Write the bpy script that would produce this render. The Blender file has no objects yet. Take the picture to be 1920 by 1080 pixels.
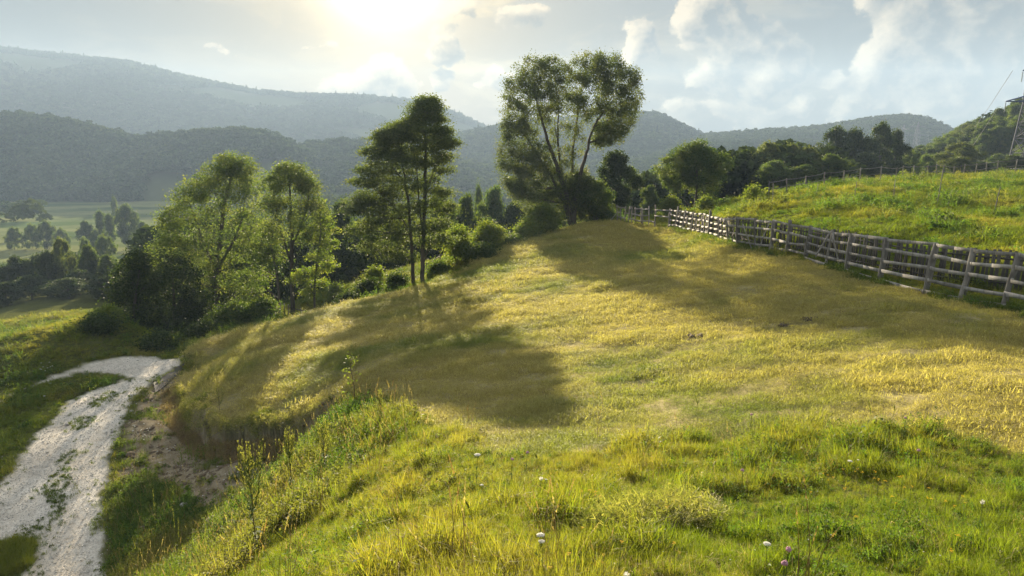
import bpy, math, random, time
import numpy as np
from mathutils import Vector, Matrix
T0 = time.time()
R = math.radians
rng = np.random.default_rng(7)
random.seed(7)
SC = bpy.context.scene
COL = SC.collection

# ------------------------------------------------------------------ camera
F = 1333.0
PITCH = R(10.62)
cam_d = bpy.data.cameras.new('camera'); cam = bpy.data.objects.new('camera', cam_d); COL.objects.link(cam)
cam_d.sensor_width = 36.0; cam_d.lens = 36.0 * F / 1920.0
cam_d.clip_start = 0.1; cam_d.clip_end = 9000
cam.location = (0, 0, 0); cam.rotation_euler = (R(90) - PITCH, 0, 0)
SC.camera = cam

# ------------------------------------------------------------------ light
SUN_AZ = math.atan2(735 - 960, F * 1.0)      # from +Y towards +X
SUN_EL = R(13.2)
HAZE = 0.00031
EXPOSURE = 2.38
sun_dir = Vector((math.sin(SUN_AZ) * math.cos(SUN_EL), math.cos(SUN_AZ) * math.cos(SUN_EL), math.sin(SUN_EL)))
sd_ = bpy.data.lights.new('sun', 'SUN'); sun = bpy.data.objects.new('sun', sd_); COL.objects.link(sun)
sd_.energy = 5.0; sd_.angle = R(0.55); sd_.color = (1.0, 0.84, 0.60)
sun.rotation_euler = (-sun_dir).to_track_quat('-Z', 'Y').to_euler()
SC.view_settings.view_transform = 'Standard'; SC.view_settings.look = 'None'
SC.view_settings.exposure = EXPOSURE; SC.view_settings.gamma = 1.0
SC.view_settings.use_curve_mapping = False
cy = SC.cycles
cy.max_bounces = 6; cy.diffuse_bounces = 3; cy.glossy_bounces = 2; cy.transmission_bounces = 4
cy.volume_bounces = 0; cy.transparent_max_bounces = 4
cy.use_denoising = True
cy.sample_clamp_indirect = 4.0; cy.sample_clamp_direct = 12.0
cy.caustics_reflective = False; cy.caustics_refractive = False

# node helper
class NT:
    def __init__(s, tree): s.t = tree; s.n = tree.nodes; s.l = tree.links
    def add(s, typ, **kw):
        n = s.n.new(typ)
        for k, v in kw.items(): setattr(n, k, v)
        return n
    def link(s, a, b): s.l.new(a, b)
    def put(s, sock, v):
        if isinstance(v, bpy.types.NodeSocket): s.l.new(v, sock)
        else: sock.default_value = v
    def m(s, op, a, b=None, c=None, clamp=False):
        n = s.add('ShaderNodeMath', operation=op, use_clamp=clamp)
        s.put(n.inputs[0], a)
        if b is not None: s.put(n.inputs[1], b)
        if c is not None: s.put(n.inputs[2], c)
        return n.outputs[0]
    def vm(s, op, a, b=None, out=0):
        n = s.add('ShaderNodeVectorMath', operation=op)
        s.put(n.inputs[0], a)
        if b is not None: s.put(n.inputs[1], b)
        return n.outputs[out]
    def mix(s, f, a, b, mode='MIX'):
        n = s.add('ShaderNodeMix', data_type='RGBA', blend_type=mode)
        s.put(n.inputs[0], f)
        for k, v in ((6, a), (7, b)):
            if not isinstance(v, bpy.types.NodeSocket) and len(v) == 3: v = (*v, 1)
            s.put(n.inputs[k], v)
        return n.outputs[2]
    def mr(s, v, a, b, c=0.0, d=1.0, smooth=False):
        n = s.add('ShaderNodeMapRange', interpolation_type='SMOOTHSTEP' if smooth else 'LINEAR')
        s.put(n.inputs[0], v)
        for i, x in enumerate((a, b, c, d)): s.put(n.inputs[i + 1], x)
        return n.outputs[0]
    def noise(s, vec, scale, detail=4, rough=0.55, dist=0.0, out=0, dim='3D'):
        n = s.add('ShaderNodeTexNoise', noise_dimensions=dim)
        if vec is not None: s.put(n.inputs['Vector'], vec)
        n.inputs['Scale'].default_value = scale; n.inputs['Detail'].default_value = detail
        n.inputs['Roughness'].default_value = rough; n.inputs['Distortion'].default_value = dist
        return n.outputs[out]

def px_az_el(px, py):
    u = (px - 960) / F; v = (540 - py) / F
    y = math.cos(PITCH) + v * math.sin(PITCH); z = -math.sin(PITCH) + v * math.cos(PITCH)
    return math.atan2(u, y), math.atan2(z, math.hypot(u, y))

# ------------------------------------------------------------------ sky
W = bpy.data.worlds.new('World'); SC.world = W; W.use_nodes = True
w = NT(W.node_tree); w.n.clear()
tc = w.add('ShaderNodeTexCoord').outputs['Generated']
sky = w.add('ShaderNodeTexSky', sky_type='NISHITA', sun_disc=False)
sky.sun_elevation = SUN_EL; sky.sun_rotation = SUN_AZ
sky.air_density = 1.4; sky.dust_density = 3.0; sky.ozone_density = 1.5
sep = w.add('ShaderNodeSeparateXYZ'); w.link(tc, sep.inputs[0])
X_, Y_, Z_ = sep.outputs
az = w.m('ARCTAN2', X_, Y_)
hor = w.m('SQRT', w.m('ADD', w.m('MULTIPLY', X_, X_), w.m('MULTIPLY', Y_, Y_)))
el = w.m('ARCTAN2', Z_, hor)
CL = [ # cumulus masses seen in the picture: px, py, rx, ry, weight
    (1195, 85, 38, 48, 1.0), (1180, 115, 30, 25, .8),
    (1335, 30, 55, 45, 1.1), (1375, 75, 70, 45, 1.0), (1460, 115, 55, 38, 1.0), (1420, 150, 60, 30, .8), (1350, 150, 55, 30, .8),
    (1495, 195, 26, 26, .8), (1400, 205, 90, 28, .6), (1300, 210, 60, 30, .4),
    (1760, 45, 110, 65, 1.2), (1690, 100, 75, 70, 1.1), (1640, 150, 45, 55, .9), (1760, 130, 90, 80, 1.0), (1720, 190, 120, 50, .6), (1570, 140, 40, 20, .6),
    (1835, 132, 45, 10, .6), (975, 40, 60, 28, .8), (928, 143, 38, 20, .9), (840, 92, 28, 34, 1.0), (822, 145, 26, 22, .9),
    (725, 150, 52, 46, 1.1), (700, 175, 75, 34, .9), (890, 120, 30, 12, .5), (860, 20, 40, 20, .7),
    (420, 101, 16, 7, .42), (600, 80, 60, 9, .5), (1040, 215, 80, 30, .4), (1260, 110, 60, 25, .35)]
def density(azs, els):
    cv = w.add('ShaderNodeCombineXYZ'); w.put(cv.inputs[0], azs); w.put(cv.inputs[1], w.m('MULTIPLY', els, 1.15)); cv.inputs[2].default_value = 3.3
    cvo = cv.outputs[0]
    n1 = w.noise(cvo, 8.0, 10, 0.66, 0.25)
    n2 = w.noise(cvo, 34.0, 6, 0.68)
    wx = w.noise(cvo, 16.0, 4, 0.6, out=1)
    wob = w.vm('SCALE', w.vm('SUBTRACT', wx, (0.5, 0.5, 0.5))); wob.node.inputs[3].default_value = 0.075
    s2 = w.add('ShaderNodeSeparateXYZ'); w.link(w.vm('ADD', cvo, wob), s2.inputs[0])
    a2, e2 = s2.outputs[0], w.m('DIVIDE', s2.outputs[1], 1.15)
    tot = None
    for (px, py, rx, ry, wt) in CL:
        a0, e0 = px_az_el(px, py)
        ca = w.m('MULTIPLY', w.m('SUBTRACT', a2, a0), F / rx / 1.32)
        ce = w.m('MULTIPLY', w.m('SUBTRACT', e2, e0), F / ry / 1.28)
        q = w.m('ADD', w.m('MULTIPLY', ca, ca), w.m('MULTIPLY', ce, ce))
        g = w.m('MULTIPLY', w.m('SUBTRACT', 1.15, q, clamp=True), wt)
        tot = g if tot is None else w.m('MAXIMUM', tot, g)
    base = w.m('ADD', w.m('MULTIPLY', w.m('SUBTRACT', n1, 0.5), 1.5), w.m('MULTIPLY', w.m('SUBTRACT', n2, 0.5), 0.85))
    return w.m('ADD', w.m('ADD', w.m('MULTIPLY', tot, 0.85), base), w.mr(els, 0.22, 0.50, -0.38, 0.10))  # cloud cover thickens above the view, added for more fill light
d0 = density(az, el)
saz, sel = SUN_AZ, SUN_EL
# step towards the sun
da = w.m('SUBTRACT', saz, az); de = w.m('SUBTRACT', sel + 0.10, el)
ln = w.m('SQRT', w.m('ADD', w.m('MULTIPLY', da, da), w.m('ADD', w.m('MULTIPLY', de, de), 0.002)))
d1 = density(w.m('ADD', az, w.m('MULTIPLY', w.m('DIVIDE', da, ln), 0.020)), w.m('ADD', el, w.m('MULTIPLY', w.m('DIVIDE', de, ln), 0.020)))
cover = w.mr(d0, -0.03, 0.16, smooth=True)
lit = w.mr(w.m('SUBTRACT', d0, d1), -0.12, 0.66)
rim = w.mr(d0, 0.0, 0.30, 1.0, 0.0, smooth=True)
lit = w.m('ADD', w.m('MULTIPLY', lit, 0.85), w.m('MULTIPLY', rim, 0.22), clamp=True)
# clear sky: sky texture plus thin high veil cloud and the glow of the veiled sun
nish = w.vm('SCALE', sky.outputs[0]); nish.node.inputs[3].default_value = 0.035
dotn = w.vm('DOT_PRODUCT', w.vm('NORMALIZE', tc), tuple(Vector((math.sin(SUN_AZ) * math.cos(SUN_EL + .012), math.cos(SUN_AZ) * math.cos(SUN_EL + .012), math.sin(SUN_EL + .012)))), out=1)
ang = w.m('ARCCOSINE', w.m('MINIMUM', dotn, 0.999999))
def gau(sig): 
    q = w.m('DIVIDE', ang, sig); return w.m('EXPONENT', w.m('MULTIPLY', w.m('MULTIPLY', q, q), -1.0))
wisp = w.noise(w.vm('MULTIPLY', tc, (3.0, 3.0, 9.0)), 2.6, 10, 0.64, 0.5)
wisp = w.mr(wisp, 0.46, 0.66, smooth=True)
bank = w.mr(az, -0.30, -0.05, 0.30, 0.80, smooth=True)
veil = w.mix(w.mr(el, 0.12, 0.50, smooth=True), (0.055, 0.080, 0.10), (1.0, 1.12, 1.25))  # veil brightened overhead, out of view, as added fill for the shadows
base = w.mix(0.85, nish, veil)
base = w.mix(w.m('MULTIPLY', wisp, bank), base, w.mix(gau(0.34), (0.28, 0.26, 0.21), (0.95, 0.72, 0.36)))
g2, g3 = gau(0.115), gau(0.30)
glow = w.vm('ADD', w.vm('MULTIPLY', (2.2, 1.75, 1.0), w.add('ShaderNodeCombineXYZ').outputs[0]), (0, 0, 0))
def col_scale(c, f):
    n = w.add('ShaderNodeVectorMath', operation='SCALE'); n.inputs[0].default_value = c; w.put(n.inputs[3], f); return n.outputs[0]
base = w.vm('ADD', base, col_scale((0.36, 0.245, 0.07), gau(0.24)))
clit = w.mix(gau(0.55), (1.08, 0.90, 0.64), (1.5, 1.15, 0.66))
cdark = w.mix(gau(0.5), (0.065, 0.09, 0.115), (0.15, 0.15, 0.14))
cdark = w.mix(w.mr(el, 0.22, 0.6, smooth=True), cdark, (0.80, 0.85, 0.90))  # cloud undersides lightened high overhead, also added as fill light
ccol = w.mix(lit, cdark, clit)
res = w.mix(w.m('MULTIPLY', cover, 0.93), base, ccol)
res = w.vm('ADD', res, col_scale((6.0, 5.0, 3.0), w.m("MULTIPLY", gau(0.06), w.m('SUBTRACT', 1.0, w.m('MULTIPLY', cover, 0.35)))))
res = w.vm('ADD', res, col_scale((0.55, 0.38, 0.12), gau(0.105)))
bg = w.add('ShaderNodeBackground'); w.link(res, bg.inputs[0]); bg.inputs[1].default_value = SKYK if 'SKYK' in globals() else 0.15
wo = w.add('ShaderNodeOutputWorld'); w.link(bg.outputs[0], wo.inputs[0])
W.cycles.sampling_method = 'MANUAL'; W.cycles.sample_map_resolution = 512

# ------------------------------------------------------------------ tagging / mesh helpers
def tag(o, label=None, cat=None, group=None, kind=None):
    if label: o['label'] = label
    if cat: o['category'] = cat
    if group: o['group'] = group
    if kind: o['kind'] = kind
    return o
def empty(name, loc=(0, 0, 0), label=None, cat=None, group=None, rz=0.0, scale=1.0):
    o = bpy.data.objects.new(name, None); COL.objects.link(o); o.location = loc; o.rotation_euler = (0, 0, rz)
    o.scale = (scale,) * 3; o.empty_display_size = 0.2
    return tag(o, label, cat, group)
def mesh_np(name, V, Fc, mats=(), smooth=False, attrs=None, midx=None):
    """V (n,3); Fc (m,k) with fixed k, or a list of such arrays"""
    me = bpy.data.meshes.new(name)
    V = np.asarray(V, dtype=np.float32)
    Fl = Fc if isinstance(Fc, list) else [np.asarray(Fc)]
    me.vertices.add(len(V)); me.vertices.foreach_set('co', V.ravel())
    nl = sum(f.size for f in Fl); nf = sum(len(f) for f in Fl)
    me.loops.add(nl); me.loops.foreach_set('vertex_index', np.concatenate([f.ravel() for f in Fl]).astype(np.int32))
    me.polygons.add(nf)
    tot = np.concatenate([np.full(len(f), f.shape[1]) for f in Fl]).astype(np.int32)
    st = np.concatenate([[0], np.cumsum(tot)[:-1]]).astype(np.int32)
    me.polygons.foreach_set('loop_start', st); me.polygons.foreach_set('loop_total', tot)
    if smooth: me.polygons.foreach_set('use_smooth', np.ones(nf, dtype=bool))
    for m in mats: me.materials.append(m)
    if midx is not None: me.polygons.foreach_set('material_index', np.asarray(midx, dtype=np.int32))
    for k, (dom, arr) in (attrs or {}).items():
        a = me.attributes.new(k, 'FLOAT', dom); a.data.foreach_set('value', np.asarray(arr, dtype=np.float32))
    me.update(calc_edges=True)
    return me
def obj(name, me, parent=None, loc=None):
    o = bpy.data.objects.new(name, me); COL.objects.link(o)
    if parent is not None: o.parent = parent
    if loc is not None: o.location = loc
    return o
class MB:
    """collects boxes, tubes, ellipsoids in one mesh"""
    def __init__(s): s.V = []; s.Q = []; s.T = []; s.n = 0
    def _a(s, v, q=None, t=None):
        if q is not None and len(q): s.Q.append(np.asarray(q) + s.n)
        if t is not None and len(t): s.T.append(np.asarray(t) + s.n)
        s.V.append(np.asarray(v, dtype=float)); s.n += len(v)
    def tube(s, pts, rad, k=6, cap=True, jit=0.0):
        pts = np.asarray(pts, float); n = len(pts); rad = np.broadcast_to(np.asarray(rad, float), (n,))
        tan = np.gradient(pts, axis=0); tan /= np.linalg.norm(tan, axis=1)[:, None] + 1e-9
        ref = np.array([0.31, 0.95, 0.05]) if abs(tan[0][2]) > 0.8 else np.array([0, 0, 1.0])
        a = np.cross(tan, ref); a /= np.linalg.norm(a, axis=1)[:, None] + 1e-9
        b = np.cross(tan, a)
        th = np.arange(k) / k * 2 * np.pi
        r = rad[:, None] * (1 + (rng.normal(0, jit, (n, k)) if jit else 0))
        v = pts[:, None, :] + r[..., None] * (np.cos(th)[None, :, None] * a[:, None, :] + np.sin(th)[None, :, None] * b[:, None, :])
        q = []
        for i in range(n - 1):
            for j in range(k):
                j2 = (j + 1) % k; q.append((i * k + j, (i + 1) * k + j, (i + 1) * k + j2, i * k + j2))
        v = v.reshape(-1, 3); t = []
        if cap:
            v = np.vstack([v, pts[0], pts[-1]]); c0, c1 = n * k, n * k + 1
            for j in range(k):
                j2 = (j + 1) % k
                t.append((c0, j, j2)); t.append((c1, (n - 1) * k + j2, (n - 1) * k + j))
        s._a(v, q, t)
    def box(s, c, ax, ay, az):
        """centre and three half-axis vectors"""
        c, ax, ay, az = [np.asarray(q, float) for q in (c, ax, ay, az)]
        v = [c + i * ax + j * ay + k * az for i in (-1, 1) for j in (-1, 1) for k in (-1, 1)]
        s._a(v, [(0, 1, 3, 2), (4, 6, 7, 5), (0, 4, 5, 1), (2, 3, 7, 6), (0, 2, 6, 4), (1, 5, 7, 3)])
    def plank(s, p0, p1, w, t, up=(0, 0, 1)):
        p0, p1, up = np.asarray(p0, float), np.asarray(p1, float), np.asarray(up, float)
        d = (p1 - p0) / 2; L = np.linalg.norm(d); n = np.cross(d / L, up); n /= np.linalg.norm(n); u = np.cross(n, d / L)
        s.box((p0 + p1) / 2, d, n * t / 2, u * w / 2)
    def blob(s, c, r, nu=8, nv=5, jit=0.0):
        c = np.asarray(c, float); r = np.broadcast_to(np.asarray(r, float), (3,))
        v = [(0, 0, 1)]
        for i in range(1, nv):
            ph = math.pi * i / nv
            for j in range(nu):
                th = 2 * math.pi * (j + .5 * (i % 2)) / nu; v.append((math.sin(ph) * math.cos(th), math.sin(ph) * math.sin(th), math.cos(ph)))
        v.append((0, 0, -1)); v = np.array(v)
        if jit: v = v * (1 + rng.normal(0, jit, (len(v), 1)))
        t = [(0, 1 + j, 1 + (j + 1) % nu) for j in range(nu)]
        q = []
        for i in range(nv - 2):
            for j in range(nu):
                a, b = 1 + i * nu + j, 1 + i * nu + (j + 1) % nu; q.append((a, a + nu, b + nu, b))
        e = len(v) - 1; t += [(e, 1 + (nv - 2) * nu + (j + 1) % nu, 1 + (nv - 2) * nu + j) for j in range(nu)]
        s._a(c + v * r, q, t)
    def face(s, pts):
        s._a(pts, [(0, 1, 2, 3)] if len(pts) == 4 else None, [(0, 1, 2)] if len(pts) == 3 else None)
    def mesh(s, name, mat, smooth=False):
        L = []
        if s.Q: L.append(np.vstack(s.Q))
        if s.T: L.append(np.vstack(s.T))
        return mesh_np(name, np.vstack(s.V), L, [mat] if mat else [], smooth)
    def build(s, name, mat, parent=None, smooth=False):
        return obj(name, s.mesh(name, mat, smooth), parent)

# ------------------------------------------------------------------ value noise in numpy
_perm = np.random.default_rng(3).random((256, 256)).astype(np.float32)
def vn(x, y, s=1.0, seed=0):
    x = np.asarray(x, float) / s + seed * 17.3; y = np.asarray(y, float) / s + seed * 9.1
    xi = np.floor(x).astype(int); yi = np.floor(y).astype(int); fx = x - xi; fy = y - yi
    fx = fx * fx * (3 - 2 * fx); fy = fy * fy * (3 - 2 * fy)
    g = lambda a, b: _perm[a & 255, b & 255]
    return ((g(xi, yi) * (1 - fx) + g(xi + 1, yi) * fx) * (1 - fy) + (g(xi, yi + 1) * (1 - fx) + g(xi + 1, yi + 1) * fx) * fy) * 2 - 1
def fbm(x, y, s, o=4, seed=0, gain=0.5):
    r = 0; a = 1; t = 0
    for i in range(o):
        r = r + a * vn(x, y, s / 2 ** i, seed + i * 3); t += a; a *= gain
    return r / t
sst = lambda x, a, b: (lambda t: t * t * (3 - 2 * t))(np.clip((x - a) / (b - a), 0, 1))

# ------------------------------------------------------------------ pixel <-> world
def ray(px, py):
    u = (px - 960) / F; v = (540 - py) / F
    return np.array([u, math.cos(PITCH) + v * math.sin(PITCH), -math.sin(PITCH) + v * math.cos(PITCH)])
def P(px, py, Y):
    r = ray(px, py); return r * (Y / r[1])

# ------------------------------------------------------------------ terrain height
COMMON = [ # px, py, distance
 (960,1080,4.6),(1900,1080,4.6),(1400,1080,4.5),(600,1080,5.6),(960,1000,5.6),(1400,1000,5.7),(1900,1000,5.6),
 (960,900,8),(1400,900,7.8),(1900,900,7.2),(960,800,12.5),(1400,800,10.5),(960,700,18.5),(1400,700,14.5),(1900,700,11.8),
 (960,600,28),(1200,600,24),(1400,600,21),(1900,600,17.5),(960,540,36.5),(960,490,47),(960,468,52),(1200,700,16.5),
 (1200,500,38),(1400,500,31.5),(1100,422,62),(1020,440,58),(880,505,47),(790,540,45),(700,562,43),(600,585,42),
 (500,612,41),(800,700,20.5),(800,620,28.5),(800,580,35),(600,640,31),(450,660,34),
 (720,800,14.5),(700,900,10),(700,1000,7),(600,900,13.5),(600,1000,8.8),(560,950,12.6),(500,1000,11.6),
 # fence foot
 (1158,416,62),(1203,424,60),(1252,428,57),(1278,435,53),(1313,443,49),(1348,452,44),(1384,463,40),(1415,470,37.5),(1443,473,35),
 (1473,482,33),(1507,488,31),(1547,499,29),(1584,512,27.5),(1646,530,25),(1731,551,22),(1798,565,20.5),(1877,580,19),(1990,606,17.3),
 (1900,541,22.6),(1731,522,25.6),(1584,492,30.6),(1473,470,36),
 # green meadow behind the fence
 (1900,470,27),(1600,440,34),(1900,400,38),(1700,400,41),(1500,416,41),(1370,404,50),(1450,376,54),(1530,358,56),(1700,346,57),(1900,339,57),
 (2100,336,57),(2100,480,24),(1700,336,68),(1860,323,76),(1780,333,70),
 # strip behind the crest
 (700,545,52),(700,522,58),(620,550,57),(520,590,50),(800,496,60),(880,479,63),(790,520,52),
 # left: track, road, ridge
 (185,1080,17.3),(-100,1080,17.3),(100,950,21),(100,850,25.2),(220,750,31),(250,700,35.2),(330,682,36.5),(240,668,38.5),
 (100,700,36),(0,745,33),(50,760,31.5),(-200,800,28),(0,640,40),(100,620,41),(200,600,42.5),(-200,680,38),(0,715,35.5),
 (150,690,37),(240,660,39.5),(100,590,70),(100,560,85),(300,640,43),(400,610,50),
]
XYZ = [ # plain positions: x, y, z
 (0,0.6,-1.72),(0,1.6,-2.0),(0,3.2,-2.5),(1.5,0,-1.65),(-1.5,0,-1.9),(0,-2,-1.5),(9,0,-2.0),(-9,0,-6.5),(-9,6,-7.2),(0,-20,1.0),(30,0,-1.5),(-30,0,-11.5),
 (0,-100,6),(100,0,0),(-100,0,-16),(0,-500,30),(400,0,20),(-400,0,-25),(0,-1800,40),(1800,0,40),(-1800,0,0),
 (-24,50,-13.0),(-34,52,-14.2),(-14,50,-12.0),
 (-60,80,-18),(-25,82,-18),(0,78,-14),(-8,66,-11.5),(8,72,-8.0),(10,82,-10),(20,80,-6.5),(28,100,-8),(60,110,-4),(45,90,-3.6),
 (-100,120,-23),(-50,120,-22.5),(0,120,-20),(30,130,-14),(-120,200,-28.5),(0,200,-27),(60,190,-18),(110,150,-2),(130,200,2),
 (-200,300,-30),(0,300,-30),(100,320,-28),(240,300,-5),(-400,600,-30),(0,600,-30),(400,600,-26),(-700,1200,-30),(0,1200,-30),(700,1200,-30),(0,1850,-30),(-1200,1400,-30),(1200,1400,-30)]
HILLP = [(352,657,38),(345,740,31),(352,775,26.5),(400,800,24.5),(480,800,22.5),(560,790,21),(640,742,20.5),(700,752,18.3),(600,700,24),(450,700,29),(650,770,17.5)]
HILLX = [(-14.5,24,-10.6),(-15,30,-11.2),(-16.5,36,-11.2)]
LOWP = [(300,800,26.5),(400,862,23),(480,850,21.7),(560,852,20.0),(330,950,19.5),(430,950,18.0),(330,1060,15.5),(270,1000,18.5),
        (450,1030,13.8),(500,900,17.6),(400,1080,12.8),(300,1080,14.5),(255,850,24.7),(285,760,30.2),(310,716,33.5),(700,752,18.3),(650,772,17.6),(620,800,17.5)]
LOWX = [(-8.0,26,-10.3),(-5,24.5,-8.3),(-11,30,-11.0),(-6,30,-10.0)]
EMB = 1.6
def emb(x, y):
    r = np.sqrt(x * x + y * y) + 0.25; return np.stack([EMB * x / r, EMB * y / r, np.log(r)], -1)
def fit(pts):
    pts = np.array(pts, float); E = emb(pts[:, 0], pts[:, 1]); n = len(E)
    d = np.linalg.norm(E[:, None] - E[None], axis=2); K = np.where(d > 0, d * d * np.log(d + 1e-12), 0) 
    K += np.eye(n) * 2e-4
    A = np.hstack([np.ones((n, 1)), E]); M = np.block([[K, A], [A.T, np.zeros((4, 4))]])
    return E, np.linalg.solve(M, np.concatenate([pts[:, 2], np.zeros(4)]))
def ev(model, x, y):
    E0, c = model; x = np.asarray(x, float).ravel(); y = np.asarray(y, float).ravel(); out = np.empty(len(x))
    for s in range(0, len(x), 20000):
        E = emb(x[s:s + 20000], y[s:s + 20000])
        d2 = ((E[:, None] - E0[None]) ** 2).sum(2); K = 0.5 * d2 * np.log(d2 + 1e-20)
        out[s:s + 20000] = K @ c[:len(E0)] + np.hstack([np.ones((len(E), 1)), E]) @ c[len(E0):]
    return out
cp = [P(*p) for p in COMMON] + list(XYZ)
M_HILL = fit(cp + [P(*p) for p in HILLP] + HILLX)
M_LOW = fit(cp + [P(*p) for p in LOWP] + LOWX)
LIP = np.array([P(420, 640, 44)[:2], P(352, 657, 38)[:2], P(330, 718, 32.5)[:2], P(338, 750, 29.5)[:2], P(354, 777, 26.4)[:2], P(400, 800, 24.5)[:2], P(440, 804, 23.4)[:2], P(480, 800, 22.5)[:2],
                P(530, 796, 21.5)[:2], P(560, 790, 21)[:2], P(600, 768, 20.6)[:2], P(640, 742, 20.3)[:2], P(700, 752, 18.3)[:2], P(690, 900, 10)[:2], P(690, 1080, 4.5)[:2], (-2, -6)])
LIPW = np.array([1.2, .6, .28, .18, .14, .14, .14, .14, .14, .16, .2, .4, 1.0, 2.0, 2.0, 2.0])
LOWPOLY = np.vstack([LIP, [(-60, -6), (-60, 44)]])
def inpoly(x, y, poly):
    c = np.zeros(x.shape, bool); n = len(poly)
    for i in range(n):
        x0, y0 = poly[i - 1]; x1, y1 = poly[i]
        if y0 == y1: continue
        k = ((y0 > y) != (y1 > y)) & (x < (x1 - x0) * (y - y0) / (y1 - y0) + x0); c ^= k
    return c
def polydist(x, y, line, val=None):
    best = np.full(x.shape, 1e9); bv = np.zeros(x.shape)
    for i in range(len(line) - 1):
        a, b = np.asarray(line[i]), np.asarray(line[i + 1]); d = b - a
        t = np.clip(((x - a[0]) * d[0] + (y - a[1]) * d[1]) / (d @ d + 1e-12), 0, 1)
        q = np.hypot(x - a[0] - t * d[0], y - a[1] - t * d[1]); k = q < best
        best = np.where(k, q, best)
        if val is not None: bv = np.where(k, val[i] * (1 - t) + val[i + 1] * t, bv)
    return best, bv
ROAD_G = None
def height(x, y):
    x = np.asarray(x, float); y = np.asarray(y, float); sh = x.shape; x = x.ravel(); y = y.ravel()
    zh = ev(M_HILL, x, y)
    near = (x > -40) & (x < 10) & (y > -8) & (y < 50)
    z = zh.copy()
    if near.any():
        xn = x[near]; yn = y[near]
        zl = ev(M_LOW, xn, yn)
        dr_, _ = polydist(xn, yn, LIP[1:12]); rel = np.exp(-(dr_ / 2.2) ** 2)
        zl = zl + rel * (0.14 * fbm(xn, yn, 1.0, 4, 61, .6) + 0.10 * np.abs(fbm(xn * 1.6, yn * .8, .5, 3, 62)))
        zl = zl - 0.25 * np.exp(-(polydist(xn, yn, LIP[2:12])[0] / 1.1) ** 2)
        d, wd = polydist(xn + 0.20 * fbm(xn, yn, 1.4, 2, 5), yn + 0.20 * fbm(xn, yn, 1.4, 2, 9), LIP, LIPW)
        s = np.where(inpoly(xn, yn, LOWPOLY), -d, d)
        wgt = sst(s, -1.0 * wd, 1.0 * wd)
        z[near] = zl * (1 - wgt) + zh[near] * wgt + 0.10 * np.exp(-((s - 0.25) / 0.4) ** 2) * np.exp(-((wd - .2) / .15) ** 2)
    r = np.hypot(x, y)
    amp = sst(r, 2, 8)
    if ROAD_G is not None and near.any():
        m_ = np.zeros(len(x)); m_[near] = sst(sdist(x[near], y[near], ROAD_G), -.4, .35); amp = amp * (1 - .88 * m_)
    z = z + amp * (0.06 * fbm(x + 0.3 * y, y * 1.6, 2.2, 3, 1) + 0.065 * fbm(x * .8 + .5 * y, y * 1.3 - .3 * x, 0.7, 3, 2)) + 0.9 * sst(r, 80, 260) * fbm(x, y, 60, 4, 4) 
    return z.reshape(sh)
def H(x, y): return float(height(np.array([x]), np.array([y]))[0])
def hits(pxs, pys, r0=3.0, r1=260.0, n=420):
    """march pixel rays onto the terrain; returns (k,3)"""
    pxs = np.atleast_1d(pxs).astype(float); pys = np.atleast_1d(pys).astype(float)
    Rr = np.array([ray(a, b) / ray(a, b)[1] for a, b in zip(pxs, pys)])
    Ys = np.geomspace(r0, r1, n); out = np.zeros((len(pxs), 3))
    g = Rr[:, None, :] * Ys[None, :, None]; dz = g[..., 2] - height(g[..., 0], g[..., 1])
    for i in range(len(pxs)):
        k = np.argmax(dz[i] < 0)
        if dz[i, k] >= 0: out[i] = Rr[i] * r1; continue
        a, b = Ys[max(k - 1, 0)], Ys[k]; da_, db_ = dz[i, max(k - 1, 0)], dz[i, k]
        t = a + (b - a) * (da_ / (da_ - db_ + 1e-9)) if k else a
        out[i] = Rr[i] * t
    return out
def ground_at(px, Y):
    """ground point seen at picture column px at distance Y (column taken at ground height)"""
    x = (px - 960) / F * Y
    for _ in range(5):
        z = H(x, Y); t = (Y * math.cos(PITCH) - z * math.sin(PITCH)); x = (px - 960) / F * t
    return np.array([x, Y, H(x, Y)])

# ------------------------------------------------------------------ materials
def new_mat(name):
    m = bpy.data.materials.new(name); m.use_nodes = True; t = NT(m.node_tree); t.n.clear(); return m, t
def leaf_mat(name, ca, cb, cc=None, trans=0.45, attr='bv', inst=None, rough=0.65, spec=0.12, tcol=(1.25, 1.35, 0.55), vary=0.25):
    """diffuse + translucent foliage; ca/cb mixed by the face attribute, cc mixed in by the per-instance attribute"""
    m, t = new_mat(name)
    a = t.add('ShaderNodeAttribute', attribute_type='GEOMETRY', attribute_name=attr)
    c = t.mix(a.outputs['Fac'], ca, cb)
    if cc is not None:
        b = t.add('ShaderNodeAttribute', attribute_type='INSTANCER' if inst else 'GEOMETRY', attribute_name=inst or 'hue')
        c = t.mix(b.outputs['Fac'], c, cc)
    oi = t.add('ShaderNodeObjectInfo')
    v = t.mr(oi.outputs['Random'], 0, 1, 1 - vary, 1 + vary)
    hs = t.add('ShaderNodeHueSaturation'); t.link(c, hs.inputs['Color']); t.link(v, hs.inputs['Value']); c = hs.outputs[0]
    p = t.add('ShaderNodeBsdfPrincipled'); t.link(c, p.inputs['Base Color']); p.inputs['Roughness'].default_value = rough
    p.inputs['Specular IOR Level'].default_value = spec
    tr = t.add('ShaderNodeBsdfTranslucent'); t.link(t.mix(1.0, c, tcol, 'MULTIPLY'), tr.inputs[0])
    mx = t.add('ShaderNodeMixShader'); mx.inputs[0].default_value = trans
    t.link(p.outputs[0], mx.inputs[1]); t.link(tr.outputs[0], mx.inputs[2])
    o = t.add('ShaderNodeOutputMaterial'); t.link(mx.outputs[0], o.inputs[0])
    return m
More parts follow.
